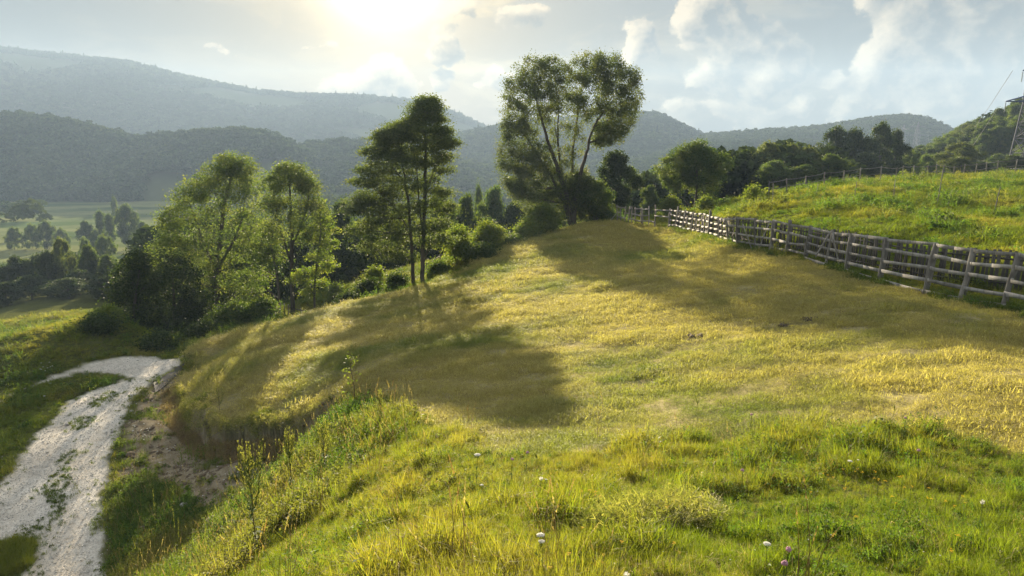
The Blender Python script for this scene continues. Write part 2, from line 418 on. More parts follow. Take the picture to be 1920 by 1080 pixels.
def wood_mat(name, c1, c2, scale=6.0, rough=0.85, stretch=(1, 1, 0.12), bump=0.4):
    m, t = new_mat(name)
    co = t.add('ShaderNodeTexCoord').outputs['Object']
    v = t.vm('MULTIPLY', co, stretch)
    n = t.noise(v, scale, 6, 0.65); n2 = t.noise(co, scale * 0.35, 3, 0.5)
    f = t.m('ADD', t.m('MULTIPLY', n, 0.7), t.m('MULTIPLY', n2, 0.5))
    c = t.mix(t.mr(f, 0.42, 0.78), c1, c2)
    oi = t.add('ShaderNodeObjectInfo'); hs = t.add('ShaderNodeHueSaturation'); t.link(c, hs.inputs['Color'])
    t.link(t.mr(oi.outputs['Random'], 0, 1, 0.75, 1.25), hs.inputs['Value'])
    p = t.add('ShaderNodeBsdfPrincipled'); t.link(hs.outputs[0], p.inputs['Base Color']); p.inputs['Roughness'].default_value = rough
    p.inputs['Specular IOR Level'].default_value = 0.2
    b = t.add('ShaderNodeBump'); b.inputs['Strength'].default_value = bump; b.inputs['Distance'].default_value = 0.02
    t.link(n, b.inputs['Height']); t.link(b.outputs[0], p.inputs['Normal'])
    o = t.add('ShaderNodeOutputMaterial'); t.link(p.outputs[0], o.inputs[0]); return m
def flat_mat(name, c, rough=0.7, metal=0.0, trans=0.0):
    m, t = new_mat(name)
    n = t.noise(t.add('ShaderNodeTexCoord').outputs['Object'], 9.0, 4, 0.6)
    col = t.mix(t.mr(n, .3, .7), tuple(x * .75 for x in c), tuple(min(1, x * 1.15) for x in c))
    p = t.add('ShaderNodeBsdfPrincipled'); t.link(col, p.inputs['Base Color']); p.inputs['Roughness'].default_value = rough
    p.inputs['Metallic'].default_value = metal; p.inputs['Specular IOR Level'].default_value = 0.15; sh = p.outputs[0]
    if trans:
        tr = t.add('ShaderNodeBsdfTranslucent'); t.link(col, tr.inputs[0]); mx = t.add('ShaderNodeMixShader'); mx.inputs[0].default_value = trans
        t.link(sh, mx.inputs[1]); t.link(tr.outputs[0], mx.inputs[2]); sh = mx.outputs[0]
    o = t.add('ShaderNodeOutputMaterial'); t.link(sh, o.inputs[0]); return m

def ground_mat():
    m, t = new_mat('ground_cover')
    co = t.add('ShaderNodeTexCoord').outputs['Object']
    A = lambda n: t.add('ShaderNodeAttribute', attribute_type='GEOMETRY', attribute_name=n).outputs['Fac']
    n1 = t.noise(co, 0.35, 5, 0.6); n2 = t.noise(co, 3.0, 5, 0.65); n3 = t.noise(co, 22.0, 4, 0.7); n4 = t.noise(co, 90.0, 3, 0.7)
    green = t.mix(t.mr(n2, .35, .7), (0.040, 0.050, 0.014), (0.085, 0.095, 0.026))
    green = t.mix(t.m('MULTIPLY', t.mr(n3, .45, .7), 0.5), green, (0.13, 0.11, 0.05))
    mown = t.mix(t.mr(n2, .3, .7), (0.24, 0.21, 0.10), (0.36, 0.315, 0.165))
    mown = t.mix(t.m('MULTIPLY', t.mr(n3, .4, .65), 0.6), mown, (0.10, 0.085, 0.03))
    earth = t.mix(t.mr(n2, .3, .7), (0.15, 0.12, 0.075), (0.31, 0.265, 0.185))
    earth = t.mix(t.m('MULTIPLY', t.mr(n3, .45, .65), 0.45), earth, (0.12, 0.09, 0.06))
    vo = t.add('ShaderNodeTexVoronoi'); t.link(co, vo.inputs['Vector']); vo.inputs['Scale'].default_value = 26.0
    vo2 = t.add('ShaderNodeTexVoronoi'); t.link(co, vo2.inputs['Vector']); vo2.inputs['Scale'].default_value = 9.0
    cs = t.add('ShaderNodeSeparateColor'); t.link(vo.outputs['Color'], cs.inputs[0])
    gravel = t.mix(cs.outputs[0], (0.50, 0.46, 0.40), (0.71, 0.665, 0.59))
    gravel = t.mix(t.m('MULTIPLY', t.mr(n1, .42, .66), 0.35), gravel, (0.36, 0.30, 0.23))
    gravel = t.mix(t.m('MULTIPLY', t.mr(n2, .5, .7), 0.5), gravel, (0.33, 0.29, 0.24))
    fld = t.noise(t.vm('MULTIPLY', co, (0.016, 0.03, 0)), 1.0, 2, 0.4)
    field = t.mix(t.mr(fld, .40, .60), (0.065, 0.095, 0.03), (0.17, 0.18, 0.075))
    field = t.mix(t.m('MULTIPLY', t.mr(t.noise(co, 0.12, 4, 0.6), .5, .7), 0.5), field, (0.045, 0.065, 0.025))
    c = t.mix(A('m_field'), green, field)
    c = t.mix(A('m_mown'), c, mown)
    c = t.mix(A('m_earth'), c, earth)
    c = t.mix(A('m_road'), c, gravel)
    p = t.add('ShaderNodeBsdfPrincipled'); t.link(c, p.inputs['Base Color']); p.inputs['Roughness'].default_value = 1.0; p.inputs['Specular IOR Level'].default_value = 0.0
    b = t.add('ShaderNodeBump'); b.inputs['Strength'].default_value = 0.7; b.inputs['Distance'].default_value = 0.018
    hgt = t.m('ADD', t.m('MULTIPLY', n3, 0.8), t.m('ADD', t.m('MULTIPLY', n4, 0.4), t.m('MULTIPLY', vo.outputs['Distance'], t.m('MULTIPLY', A('m_road'), -0.8))))
    t.link(hgt, b.inputs['Height']); t.link(b.outputs[0], p.inputs['Normal'])
    o = t.add('ShaderNodeOutputMaterial'); t.link(p.outputs[0], o.inputs[0]); return m
M_GROUND = ground_mat()

# ------------------------------------------------------------------ regions in plan
hx = lambda L: hits([p[0] for p in L], [p[1] for p in L])[:, :2]
FENCE_PX = [(1158,62),(1203,60),(1252,57),(1278,53),(1313,49),(1348,44),(1384,40),(1415,37.5),(1443,35),(1473,33),(1507,31),(1547,29),(1584,27.5),(1646,25),(1731,22),(1798,20.5),(1877,19),(1990,17.3),(2110,15.8)]
FX = np.array([p[0] for p in FENCE_PX], float); FY = np.array([p[1] for p in FENCE_PX], float)
fence_xy = np.array([ground_at(a, b)[:2] for a, b in FENCE_PX])
MOWN_P = np.vstack([hx([(352,660),(336,718),(345,752),(400,797),(480,797),(560,787),(640,745),(720,775),(820,815),(960,850),(1120,852),(1300,835),(1450,808),(1650,800),(1920,850),(2200,900)]),
    fence_xy[::-1], [P(1090,420,64)[:2], P(1020,438,59)[:2], P(960,466,54)[:2], P(880,503,48)[:2], P(790,538,46)[:2], P(700,560,44)[:2], P(600,583,43)[:2], P(500,610,42)[:2], P(400,638,41)[:2]]])
EARTH_P = hx([(350,660),(332,718),(340,752),(354,779),(400,803),(480,803),(560,793),(640,747),(672,765),(640,800),(610,850),(575,880),(520,930),(430,1000),(330,960),(290,900),(235,905),(222,850),(235,790),(262,745),(296,712),(328,690)])
ROAD_P = hx([(200,1250),(195,1100),(188,1000),(190,950),(200,900),(212,850),(225,800),(245,757),(272,727),(297,709),(330,688),(348,681),(335,672),(290,668),(240,667),(200,673),(160,683),(100,705),(40,730),(-40,765),(-200,850),
    (-240,850),(-60,787),(0,751),(60,728),(100,713),(150,699),(200,700),(240,707),(278,708),(230,714),(170,732),(130,752),(100,782),(60,832),(20,882),(-20,930),(-80,1000),(-150,1100),(-220,1250)])
FIELD_R = (140, 210)
def sdist(x, y, poly):
    d, _ = polydist(x, y, np.vstack([poly, poly[:1]])); return np.where(inpoly(x, y, poly), d, -d)
ROAD_G = ROAD_P
def masks(x, y):
    sh = x.shape; x = x.ravel(); y = y.ravel(); r = np.hypot(x, y)
    Z = np.zeros(len(x)); out = {'mown': Z.copy(), 'earth': Z.copy(), 'road': Z.copy(), 'roadsd': Z - 99.0}
    k = (r < 80) & (y > -5)
    if k.any():
        a, b = x[k], y[k]; rk = r[k]
        w1 = fbm(a, b, 1.3, 3, 11)
        out['mown'][k] = sst(sdist(a, b, MOWN_P) + 0.9 * w1 * np.clip(rk / 14, .5, 1), -0.25, 0.25)
        out['earth'][k] = sst(sdist(a, b, EARTH_P) + 0.5 * w1, -0.15, 0.3)
        dl, _w = polydist(a, b, LIP[2:12]); ins = inpoly(a, b, LOWPOLY); sl_ = np.where(ins, dl, -dl)
        face = sst(sl_, -.12, .12) * sst(-sl_, -2.0 - .5 * w1, -1.2 - .5 * w1)
        out['earth'][k] = np.maximum(out['earth'][k], face); out['mown'][k] *= 1 - sst(sl_, -.10, .08)
        rs = sdist(a, b, ROAD_P) + 0.28 * w1 + 0.10 * vn(a, b, .25, 5)
        out['roadsd'][k] = rs; out['road'][k] = sst(rs, -0.10, 0.16)
    out['field'] = sst(r, *FIELD_R)
    return {q: v.reshape(sh) for q, v in out.items()}

# ------------------------------------------------------------------ ground sheet (polar grid, real heights)
QUICK = globals().get('QUICK', False)
def seg(a, b, n): return list(np.linspace(a, b, n, endpoint=False))
na = 2 if QUICK else 1
th = np.array(seg(-180, -60, 80) + seg(-60, -42, 60) + seg(-42, 42, 560 // na) + seg(42, 60, 60) + seg(60, 180, 80) )
th = np.radians(th)
rr = [0.3]
while rr[-1] < 1950:
    r = rr[-1]; k = 0.02 if r < 14 else (0.0062 if r < 34 else (0.011 if r < 66 else 0.03))
    rr.append(r * (1 + k * na))
rr = np.array(rr)
TH, RR = np.meshgrid(th, rr); GX = RR * np.sin(TH); GY = RR * np.cos(TH)
GZ = height(GX, GY); MK = masks(GX, GY)
GZ = GZ - 0.03 * MK['road'] * np.exp(-((MK['roadsd'] - 0.8) / 0.35) ** 2)
nt, nr = len(th), len(rr)
print('ground', nt, nr, time.time() - T0)
idx = np.arange(nt * nr).reshape(nr, nt); nx_ = np.roll(idx, -1, axis=1)
Q = np.stack([idx[:-1], nx_[:-1], nx_[1:], idx[1:]], -1).reshape(-1, 4)[:, ::-1]
V = np.stack([GX, GY, GZ], -1).reshape(-1, 3)
cen_ = np.array([[0, 0, H(0, 0)]])
fr = MK['road'].ravel()[Q].mean(1) > 0.5
at = {'m_' + k: MK[k].ravel() for k in ('mown', 'earth', 'road', 'field')}
def submesh(name, V, Q, at):
    u, inv = np.unique(Q, return_inverse=True); inv = inv.reshape(Q.shape)
    return mesh_np(name, V[u], inv, [M_GROUND], True, {k: ('POINT', v[u]) for k, v in at.items()})
ground = obj('ground', submesh('ground', V, Q[~fr], at)); tag(ground, 'grassy hillside sloping down to the left into the valley', kind='structure')
road = obj('gravel_road', submesh('gravel_road', V, Q[fr], at)); tag(road, 'pale gravel farm road curving round the earth bank', kind='structure')

# ------------------------------------------------------------------ geometry-node scatter of stuff
def source_collection(name, meshes):
    c = bpy.data.collections.new(name)
    for i, me in enumerate(meshes):
        o = bpy.data.objects.new('%s_source_%02d' % (name, i), me); c.objects.link(o)
    return c
def scatter(name, label, pts, rot, scl, tint, pick, coll, scl3=None):
    me = bpy.data.meshes.new(name); n = len(pts); me.vertices.add(n); me.vertices.foreach_set('co', np.asarray(pts, np.float32).ravel())
    a = me.attributes.new('rot', 'FLOAT_VECTOR', 'POINT'); a.data.foreach_set('vector', np.asarray(rot, np.float32).ravel())
    sv = np.repeat(np.asarray(scl, np.float32)[:, None], 3, 1) if scl3 is None else np.asarray(scl3, np.float32)
    a = me.attributes.new('scl', 'FLOAT_VECTOR', 'POINT'); a.data.foreach_set('vector', sv.ravel())
    a = me.attributes.new('tint', 'FLOAT', 'POINT'); a.data.foreach_set('value', np.asarray(tint, np.float32))
    a = me.attributes.new('pick', 'INT', 'POINT'); a.data.foreach_set('value', np.asarray(pick, np.int32))
    o = obj(name, me); tag(o, label, kind='stuff')
    g = bpy.data.node_groups.new(name, 'GeometryNodeTree')
    g.interface.new_socket('Geometry', in_out='INPUT', socket_type='NodeSocketGeometry')
    g.interface.new_socket('Geometry', in_out='OUTPUT', socket_type='NodeSocketGeometry')
    N = g.nodes; gi = N.new('NodeGroupInput'); go = N.new('NodeGroupOutput')
    ip = N.new('GeometryNodeInstanceOnPoints'); ci = N.new('GeometryNodeCollectionInfo')
    ci.inputs['Collection'].default_value = coll; ci.inputs['Separate Children'].default_value = True; ci.inputs['Reset Children'].default_value = True
    def na_(nm, ty):
        q = N.new('GeometryNodeInputNamedAttribute'); q.data_type = ty; q.inputs['Name'].default_value = nm; return q.outputs['Attribute']
    L = g.links
    L.new(gi.outputs[0], ip.inputs['Points']); L.new(ci.outputs[0], ip.inputs['Instance']); ip.inputs['Pick Instance'].default_value = True
    L.new(na_('pick', 'INT'), ip.inputs['Instance Index']); L.new(na_('scl', 'FLOAT_VECTOR'), ip.inputs['Scale'])
    er = N.new('FunctionNodeEulerToRotation'); L.new(na_('rot', 'FLOAT_VECTOR'), er.inputs[0]); L.new(er.outputs[0], ip.inputs['Rotation'])
    L.new(ip.outputs[0], go.inputs[0])
    md = o.modifiers.new('scatter', 'NODES'); md.node_group = g
    return o

# ------------------------------------------------------------------ leaf cloud
def leaf_cloud(C, size, jitter_up=0.0, aspect=0.5, nrm_out=None, rg=rng, fold=0.15):
    """C (n,3) leaf centres -> quads (rhombic leaves) with random orientation"""
    n = len(C)
    d = rg.normal(size=(n, 3)); d[:, 2] = d[:, 2] * 0.6 - 0.15; d /= np.linalg.norm(d, axis=1)[:, None]
    u = rg.normal(size=(n, 3)); u[:, 2] += jitter_up
    s = np.cross(d, u); s /= np.linalg.norm(s, axis=1)[:, None] + 1e-9
    nn = np.cross(s, d)
    sz = size * rg.uniform(0.6, 1.35, n)[:, None]
    a = C - d * sz * 0.5; b = C + s * sz * aspect * 0.5 + nn * sz * fold * .5; c = C + d * sz * 0.5; e = C - s * sz * aspect * 0.5 + nn * sz * fold * .5
    V = np.stack([a, b, c, e], 1).reshape(-1, 3); Fq = np.arange(4 * n).reshape(n, 4)
    return V, Fq

# ------------------------------------------------------------------ far woods and mountains
M_CANOPY = leaf_mat('far_canopy', (0.022, 0.040, 0.016), (0.055, 0.085, 0.028), (0.10, 0.12, 0.04), trans=0.15, inst='tint', vary=0.3, spec=0.0, rough=1.0)
def canopy_proto(seed, n=420, tall=1.0, conic=False):
    rg = np.random.default_rng(seed)
    C = []
    if conic:
        t = rg.random(n) ** 0.7; th = rg.random(n) * 6.283; r = 0.42 * t * rg.uniform(.6, 1, n) * (0.8 + .2 * np.sin(t * 40))
        C = np.stack([r * np.cos(th), r * np.sin(th), 1.7 * (1 - t) + 0.05], 1); size = 0.16
    else:
        bl = [(rg.normal(0, .28), rg.normal(0, .28), rg.uniform(.35, .85) * tall, rg.uniform(.22, .4)) for _ in range(9)]
        for i in range(n):
            b = bl[i % 9]; d = rg.normal(size=3); d /= np.linalg.norm(d); d[2] = abs(d[2]) * .9 - .1
            C.append(np.array(b[:3]) + d * b[3] * rg.uniform(.85, 1.08))
        C = np.array(C); size = 0.17
    V, Q = leaf_cloud(C, size, 0.6, 0.8, rg=rg)
    me = mesh_np('canopy', V, Q, [M_CANOPY], False, {'bv': ('FACE', rg.random(len(Q)))})
    return me
far_coll = source_collection('canopy', [canopy_proto(i, 420, 1 + .12 * (i % 3)) for i in range(5)] + [canopy_proto(9, 300, conic=True)])
M_WOODFLOOR = flat_mat('wooded_slope', (0.085, 0.10, 0.045), 1.0)
def ridge_height(ridge, Yr, front, back, base, spur, seed):
    """returns f(az, y) for a range whose skyline passes the given picture points"""
    az = np.array([(px - 960) / F for px, py in ridge]); zr = np.array([P(px, py, 1.0)[2] for px, py in ridge])
    def f(u, t):      # u = X/Y , t in [-1 front .. 0 ridge .. 1 back]
        y = Yr + np.where(t < 0, t * front, t * back)
        top = np.interp(u / 1.0, az, zr) * Yr
        x = u * y
        prof = 1 - np.abs(t) ** 1.25
        sp = spur * fbm(x + 300 * seed, y, front * 0.45, 4, seed) * np.abs(t) * 2.2 * (1 - np.abs(t) ** 3)
        z = base + (top - base) * prof + sp
        return x, y, z
    return f
def mountain(name, label, ridge, Yr, front, back, base, spur, seed, tree_n, tree_s, con=0.1, treelabel='', clear=0.0, u0=None, u1=None):
    # the picture column of a far point depends on its height only slightly: correct the column for the pitch
    rp = [(960 + (px - 960) * (1.0 / (math.cos(PITCH) - 0.0)) * 1.0 if False else px, py) for px, py in ridge]
    # exact: u' = X/Y for the ray
    rp2 = []
    for px, py in rp:
        r_ = ray(px, py); rp2.append((960 + F * r_[0] / r_[1], r_[2] / r_[1]))
    az = np.array([(a - 960) / F for a, b in rp2]); zr = np.array([b for a, b in rp2])
    u = np.linspace(az[0], az[-1], 260); t = np.concatenate([np.linspace(-1, 0, 60), np.linspace(0, 1, 14)[1:]])
    def surf(U, T):
        y = Yr + np.where(T < 0, T * front, T * back); x = U * y
        top = np.interp(U, az, zr) * Yr
        prof = 1 - np.abs(T) ** 1.3
        sp = spur * fbm(x + 300 * seed, y * .8, front * 0.5, 4, seed) * np.abs(T) * 2.4 * (1 - np.abs(T) ** 3)
        return x, y, base + (top - base - tree_s * .55) * prof + sp
    U, T = np.meshgrid(u, t); x, y, z = surf(U, T)
    n0, n1 = U.shape; ii = np.arange(n0 * n1).reshape(n0, n1)
    Qm = np.stack([ii[:-1, :-1], ii[:-1, 1:], ii[1:, 1:], ii[1:, :-1]], -1).reshape(-1, 4)
    o = obj(name, mesh_np(name, np.stack([x, y, z], -1).reshape(-1, 3), Qm, [M_WOODFLOOR], True)); tag(o, label, kind='structure')
    rg = np.random.default_rng(seed)
    n = tree_n; U = rg.uniform(az[0], az[-1], n); T = np.where(rg.random(n) < 0.9, -rg.random(n) ** 1.1, rg.random(n) * .15)
    x, y, z = surf(U, T)
    if clear:
        k = fbm(x, y, clear, 3, seed + 5) < 0.28; k |= T > -0.12; x, y, z, T = x[k], y[k], z[k], T[k]; n = len(x)
    s = tree_s * rg.uniform(.7, 1.3, n)
    pk = rg.integers(0, 5, n); pk[rg.random(n) < con] = 5
    tn = np.clip(0.25 + .8 * fbm(x, y, front * .3, 3, 77), 0, 1) * rg.uniform(.3, 1, n)
    rot = np.stack([np.zeros(n), np.zeros(n), rg.uniform(0, 6.28, n)], 1)
    scatter('woodland', treelabel, np.stack([x, y, z - .1 * s], 1), rot, s, tn, pk, far_coll)

mountain('mountain', 'long hazy blue mountain ridge across the left skyline', [(-500,60),(-250,70),(0,92),(60,101),(150,108),(250,119),(330,141),(400,156),(480,172),(560,179),(650,181),(740,186),(790,193),(860,216),(910,241),(960,262),(1050,285),(1200,296),(1400,300)],
         1400, 620, 250, -34, 26, 1, 26000, 7.5, .05, 'hazy forest covering the long left mountain', clear=170)
mountain('mountain', 'hazy rounded mountain behind the tall forked tree', [(560,300),(640,285),(700,277),(760,276),(820,268),(900,247),(940,240),(1000,232),(1100,222),(1180,217),(1230,217),(1262,232),(1300,250),(1330,262),(1380,272),(1440,280),(1600,290)],
         950, 420, 200, -33, 16, 2, 17000, 7, .02, 'hazy forest covering the middle mountain', clear=0)
mountain('mountain', 'wooded mountain with rounded summit behind the right trees', [(1180,290),(1260,272),(1320,258),(1380,253),(1450,248),(1500,245),(1545,241),(1600,232),(1650,224),(1700,221),(1740,228),(1770,243),(1800,258),(1850,275),(1950,290),(2100,296)],
         800, 350, 160, -30, 10, 3, 13000, 6.5, .0, 'dark green forest covering the right mountain', clear=150)
mountain('hill', 'long wooded hill with a rounded end across the left valley', [(-500,215),(-200,220),(0,228),(60,230),(120,238),(180,250),(240,268),(275,270),(310,266),(380,257),(450,254),(500,260),(530,274),(556,294),(580,320),(610,350),(640,372)],
         560, 95, 150, -33, 11, 4, 10500, 9.5, .0, 'dense deciduous wood on the left valley hill', clear=60)
mountain('hill', 'low hazy wooded rise in the middle of the valley', [(540,300),(580,273),(640,270),(700,270),(760,280),(820,300),(900,316),(1000,322),(1100,316),(1180,308),(1240,312),(1300,322),(1400,330)],
         620, 170, 150, -33, 7, 6, 6500, 7.5, .0, 'scattered hazy wood on the low middle rise', clear=45)
mountain('hill', 'steep wooded hillside rising at the right edge', [(1560,330),(1640,318),(1690,300),(1740,285),(1780,262),(1820,243),(1860,226),(1900,208),(1950,190),(2050,170),(2200,150),(2500,130)],
         190, 75, 80, -8, 3, 8, 1, 5, 0, 'undergrowth on the right hillside')

# ------------------------------------------------------------------ haze
hb = MB(); hb.box((0, -0 + 0, (235 - 38) / 2.0), (2100, 0, 0), (0, 2100, 0), (0, 0, (235 + 38) / 2.0))
hm = bpy.data.materials.new('haze'); hm.use_nodes = True; ht = NT(hm.node_tree); ht.n.clear()
pv = ht.add('ShaderNodeVolumePrincipled'); pv.inputs['Density'].default_value = HAZE; pv.inputs['Color'].default_value = (0.48, 0.66, 0.93, 1)
pv.inputs['Anisotropy'].default_value = 0.12
ho = ht.add('ShaderNodeOutputMaterial'); ht.link(pv.outputs[0], ho.inputs['Volume'])
haze = hb.build('haze', hm); haze['kind'] = 'stuff'

# ------------------------------------------------------------------ grass and herb stuff
def tuft(seed, n, rad, h0, h1, wd, bend, seg_=3, flat=0.0, droop=0.0):
    rg = np.random.default_rng(seed); V = []; Q = []; T = []; bq = []; bt = []
    for i in range(n):
        r = rad * math.sqrt(rg.random()); a = rg.random() * 6.283; p = np.array([r * math.cos(a), r * math.sin(a), -0.01])
        h = rg.uniform(h0, h1); lean = abs(rg.normal(0, bend)) + .05; d = rg.random() * 6.283
        if rg.random() < flat: lean = rg.uniform(1.2, 1.55); h *= 1.5; p[2] += rg.uniform(0.005, h0 * .8 + .01)
        dv = np.array([math.cos(d), math.sin(d), 0]); sv = np.array([-math.sin(d + rg.normal(0, .5)), math.cos(d), 0.0]); w0 = wd * rg.uniform(.6, 1.3)
        rows = []
        q = p.copy(); ang = lean * .35
        for k in range(seg_):
            rows.append((q - sv * w0 * (1 - k / seg_ * .5), q + sv * w0 * (1 - k / seg_ * .5)))
            q = q + (dv * math.sin(ang) + np.array([0, 0, math.cos(ang)])) * h / seg_; ang += lean / seg_ * 1.6 + droop * k
        b0 = len(V); bv = rg.random()
        for l, r_ in rows: V += [l, r_]
        V.append(q)
        for k in range(seg_ - 1): Q.append((b0 + 2 * k, b0 + 2 * k + 1, b0 + 2 * k + 3, b0 + 2 * k + 2)); bq.append(bv)
        e = b0 + 2 * (seg_ - 1); T.append((e, e + 1, e + 2)); bt.append(bv)
    return np.array(V), np.array(Q).reshape(-1, 4), np.array(T).reshape(-1, 3), bq, bt
def tuft_mesh(mat, *a, **k):
    V, Q, T, bq, bt = tuft(*a, **k)
    return mesh_np('tuft', V, [Q, T] if len(Q) else [T], [mat], False, {'bv': ('FACE', np.concatenate([bq, bt]))})
def herb_mesh(mat, seed, nst, h0, h1, leaf, rad, nl=9, asp=.42):
    """leafy little weeds: stems with small leaves"""
    rg = np.random.default_rng(seed); V0, Q0, T0_, bq, bt = tuft(seed, nst, rad, h0, h1, .004, .35)
    C = []
    for i in range(nst):
        r = rad * math.sqrt(rg.random()); a = rg.random() * 6.28; h = rg.uniform(h0, h1); ln = rg.normal(0, .25, 2)
        for k in range(nl): 
            t = rg.uniform(.15, 1); C.append((r * math.cos(a) + ln[0] * h * t + rg.normal(0, leaf * .6), r * math.sin(a) + ln[1] * h * t + rg.normal(0, leaf * .6), h * t))
    V1, Q1 = leaf_cloud(np.array(C), leaf, 1.5, asp, rg=rg)
    V = np.vstack([V0, V1]); Q = np.vstack([Q0, Q1 + len(V0)])
    return mesh_np('herb', V, [Q, T0_], [mat], False, {'bv': ('FACE', np.concatenate([bq, rg.random(len(Q1)), bt]))})
M_MOWN = leaf_mat('mown_grass', (0.27, 0.23, 0.075), (0.50, 0.425, 0.185), (0.14, 0.18, 0.035), 0.45, inst='tint', vary=.22)
M_GRASS = leaf_mat('green_grass', (0.085, 0.125, 0.012), (0.18, 0.215, 0.022), (0.28, 0.24, 0.05), 0.5, inst='tint', vary=.25)
M_HERB = leaf_mat('herb_leaves', (0.05, 0.10, 0.018), (0.11, 0.17, 0.03), (0.20, 0.19, 0.05), 0.5, inst='tint', vary=.3)
M_DRY = leaf_mat('dry_stalks', (0.30, 0.23, 0.11), (0.42, 0.34, 0.18), (0.18, 0.11, 0.06), 0.35, inst='tint', vary=.25)
c_mown = source_collection('mown_tufts', [tuft_mesh(M_MOWN, 100 + i, 70, .17, .02, .07, .0026, .9, 2, .5) for i in range(5)])
c_grass = source_collection('grass_tufts', [tuft_mesh(M_GRASS, 200 + i, 60, .11, .05, .16, .0022, .75, 3, .18) for i in range(4)] + [tuft_mesh(M_GRASS, 220 + i, 34, .08, .12, .30, .0026, .55, 3, .05) for i in range(2)]
    + [tuft_mesh(M_GRASS, 230, 30, .05, .08, .20, .0042, .9, 4, 0, .25), tuft_mesh(M_DRY, 231, 26, .14, .06, .18, .0022, .9, 3, .4)])
c_herb = source_collection('herbs', [herb_mesh(M_HERB, 300 + i, 11, .06, .2, .022, .12, 16) for i in range(3)] + [herb_mesh(M_HERB, 310 + i, 8, .04, .12, .030, .10, 12, .7) for i in range(2)])
def stalk_mesh(mat, seed, n, h0, h1):
    rg = np.random.default_rng(seed); mb = MB()
    for i in range(n):
        a = rg.random() * 6.28; r = .1 * rg.random(); h = rg.uniform(h0, h1); l = rg.normal(0, .14, 2)
        t = np.linspace(0, 1, 5); pts = np.stack([r * math.cos(a) + l[0] * h * t ** 2, r * math.sin(a) + l[1] * h * t ** 2, h * t], 1)
        mb.tube(pts[:4], .0016, 3, False); 
        top = pts[3]; d = pts[4] - pts[3]
        for k in range(9):
            q = top + d * k / 9; s = .008 * (1 - abs(k - 4) / 7); u = rg.normal(size=3); u /= np.linalg.norm(u)
            mb.face([q - u * s, q + d * .13, q + u * s])
    me = mb.mesh('stalk', mat); b = me.attributes.new('bv', 'FLOAT', 'FACE'); b.data.foreach_set('value', rg.random(len(me.polygons)).astype(np.float32)); return me
c_stalk = source_collection('stalks', [stalk_mesh(M_DRY, 400 + i, 3 + i, .3, .62) for i in range(3)])

def candidates(n, r0, r1, a0=-43, a1=43, pw=1.0, seed=0):
    rg = np.random.default_rng(seed); a = np.radians(rg.uniform(a0, a1, n)); u = rg.random(n)
    r = (r0 ** pw + u * (r1 ** pw - r0 ** pw)) ** (1 / pw)
    return r * np.sin(a), r * np.cos(a), r, rg
def drop(x, y):
    return np.stack([x, y, height(x, y)], 1)
def put(name, label, x, y, rg, scl, tint, coll, npick, tilt=.15, dz=0.0, scl3=None, nrm=True):
    p = drop(x, y); n = len(x)
    e = .25; gx = (height(x + e, y) - height(x - e, y)) / (2 * e); gy = (height(x, y + e) - height(x, y - e)) / (2 * e)
    rx = np.clip(gy, -.9, .9) * .75 + rg.normal(0, tilt, n); ry = -np.clip(gx, -.9, .9) * .75 + rg.normal(0, tilt, n)
    p[:, 2] += dz
    rot = np.stack([rx, ry, rg.uniform(0, 6.28, n)], 1)
    if not nrm: rot[:, :2] *= .2
    return scatter(name, label, p, rot, scl, tint, rg.integers(0, npick, n), coll, scl3)
DN = 0.35 if QUICK else 1.0
# mown hay meadow
x, y, r, rg = candidates(int(190000 * DN), 6, 72, -43, 43, 1.25, 21)
mk = masks(x, y); keep = rg.random(len(x)) < mk['mown'] * (1 - mk['road']) * (1 - .85 * mk['earth'])
keep &= fbm(x, y, 1.1, 2, 31) + .5 * rg.random(len(x)) > -0.28
x, y, r = x[keep], y[keep], r[keep]
tint = np.clip(.12 + 1.5 * fbm(x, y, 5.0, 4, 41) + .4 * fbm(x, y, .8, 2, 43) + .35 * sst(r, 22, 8) , 0, 1) * .95
s = (.75 + r / 26) * rg.uniform(.7, 1.3, len(x)) * np.clip(1 + .9 * fbm(x + y * .4, y * 2.0, 1.1, 3, 44), .5, 1.8)
put('mown_grass', 'short mown straw-coloured grass covering the hill meadow', x, y, rg, s, tint, c_mown, 5, .12, scl3=np.stack([s, s, np.minimum(s, (.5 + .42 * s) * np.clip(1 + 1.6 * fbm(x + y * .4, y * 1.8, .8, 3, 45), .4, 2.0))], 1))
print('mown', len(x))
# lush grass: foreground, verges, far green meadow
def lush(name, label, n, r0, r1, pw, seed, sc, tl=0.2, a0=-43, a1=43, extra=None, thin=1.0, hv=0):
    x, y, r, rg = candidates(int(n * DN), r0, r1, a0, a1, pw, seed)
    mk = masks(x, y); p = (1 - mk['mown']) * (1 - sst(mk['roadsd'], -.25, .02)) * (1 - .95 * mk['earth']) * thin
    if extra is not None: p = p * extra(x, y)
    k = rg.random(len(x)) < p; x, y, r = x[k], y[k], r[k]; e = mk['earth'][k]
    tint = np.clip(tl + 1.1 * fbm(x, y, 3.0, 3, 51) + .25 * rg.normal(size=len(x)), 0, 1)
    s = sc(r) * rg.uniform(.6, 1.35, len(x)) * np.clip(1 + .9 * fbm(x, y, 1.4, 3, 53), .45, 1.7)
    if hv: s = s * .72 * np.clip(1.0 + 1.3 * fbm(x, y, .45, 4, 57, .65), .45, 1.6)
    return x, y, r, rg, s, tint
x, y, r, rg, s, tint = lush('', '', 85000, 2.2, 16, 1.25, 61, lambda r: .75 + r / 30, .22, hv=1)
put('tall_grass', 'lush green grass in the foreground', x, y, rg, s * .9, tint, c_grass, 8, .25)
x, y, r, rg, s, tint = lush('', '', 90000, 16, 85, 1.2, 62, lambda r: .9 + r / 30, .12)
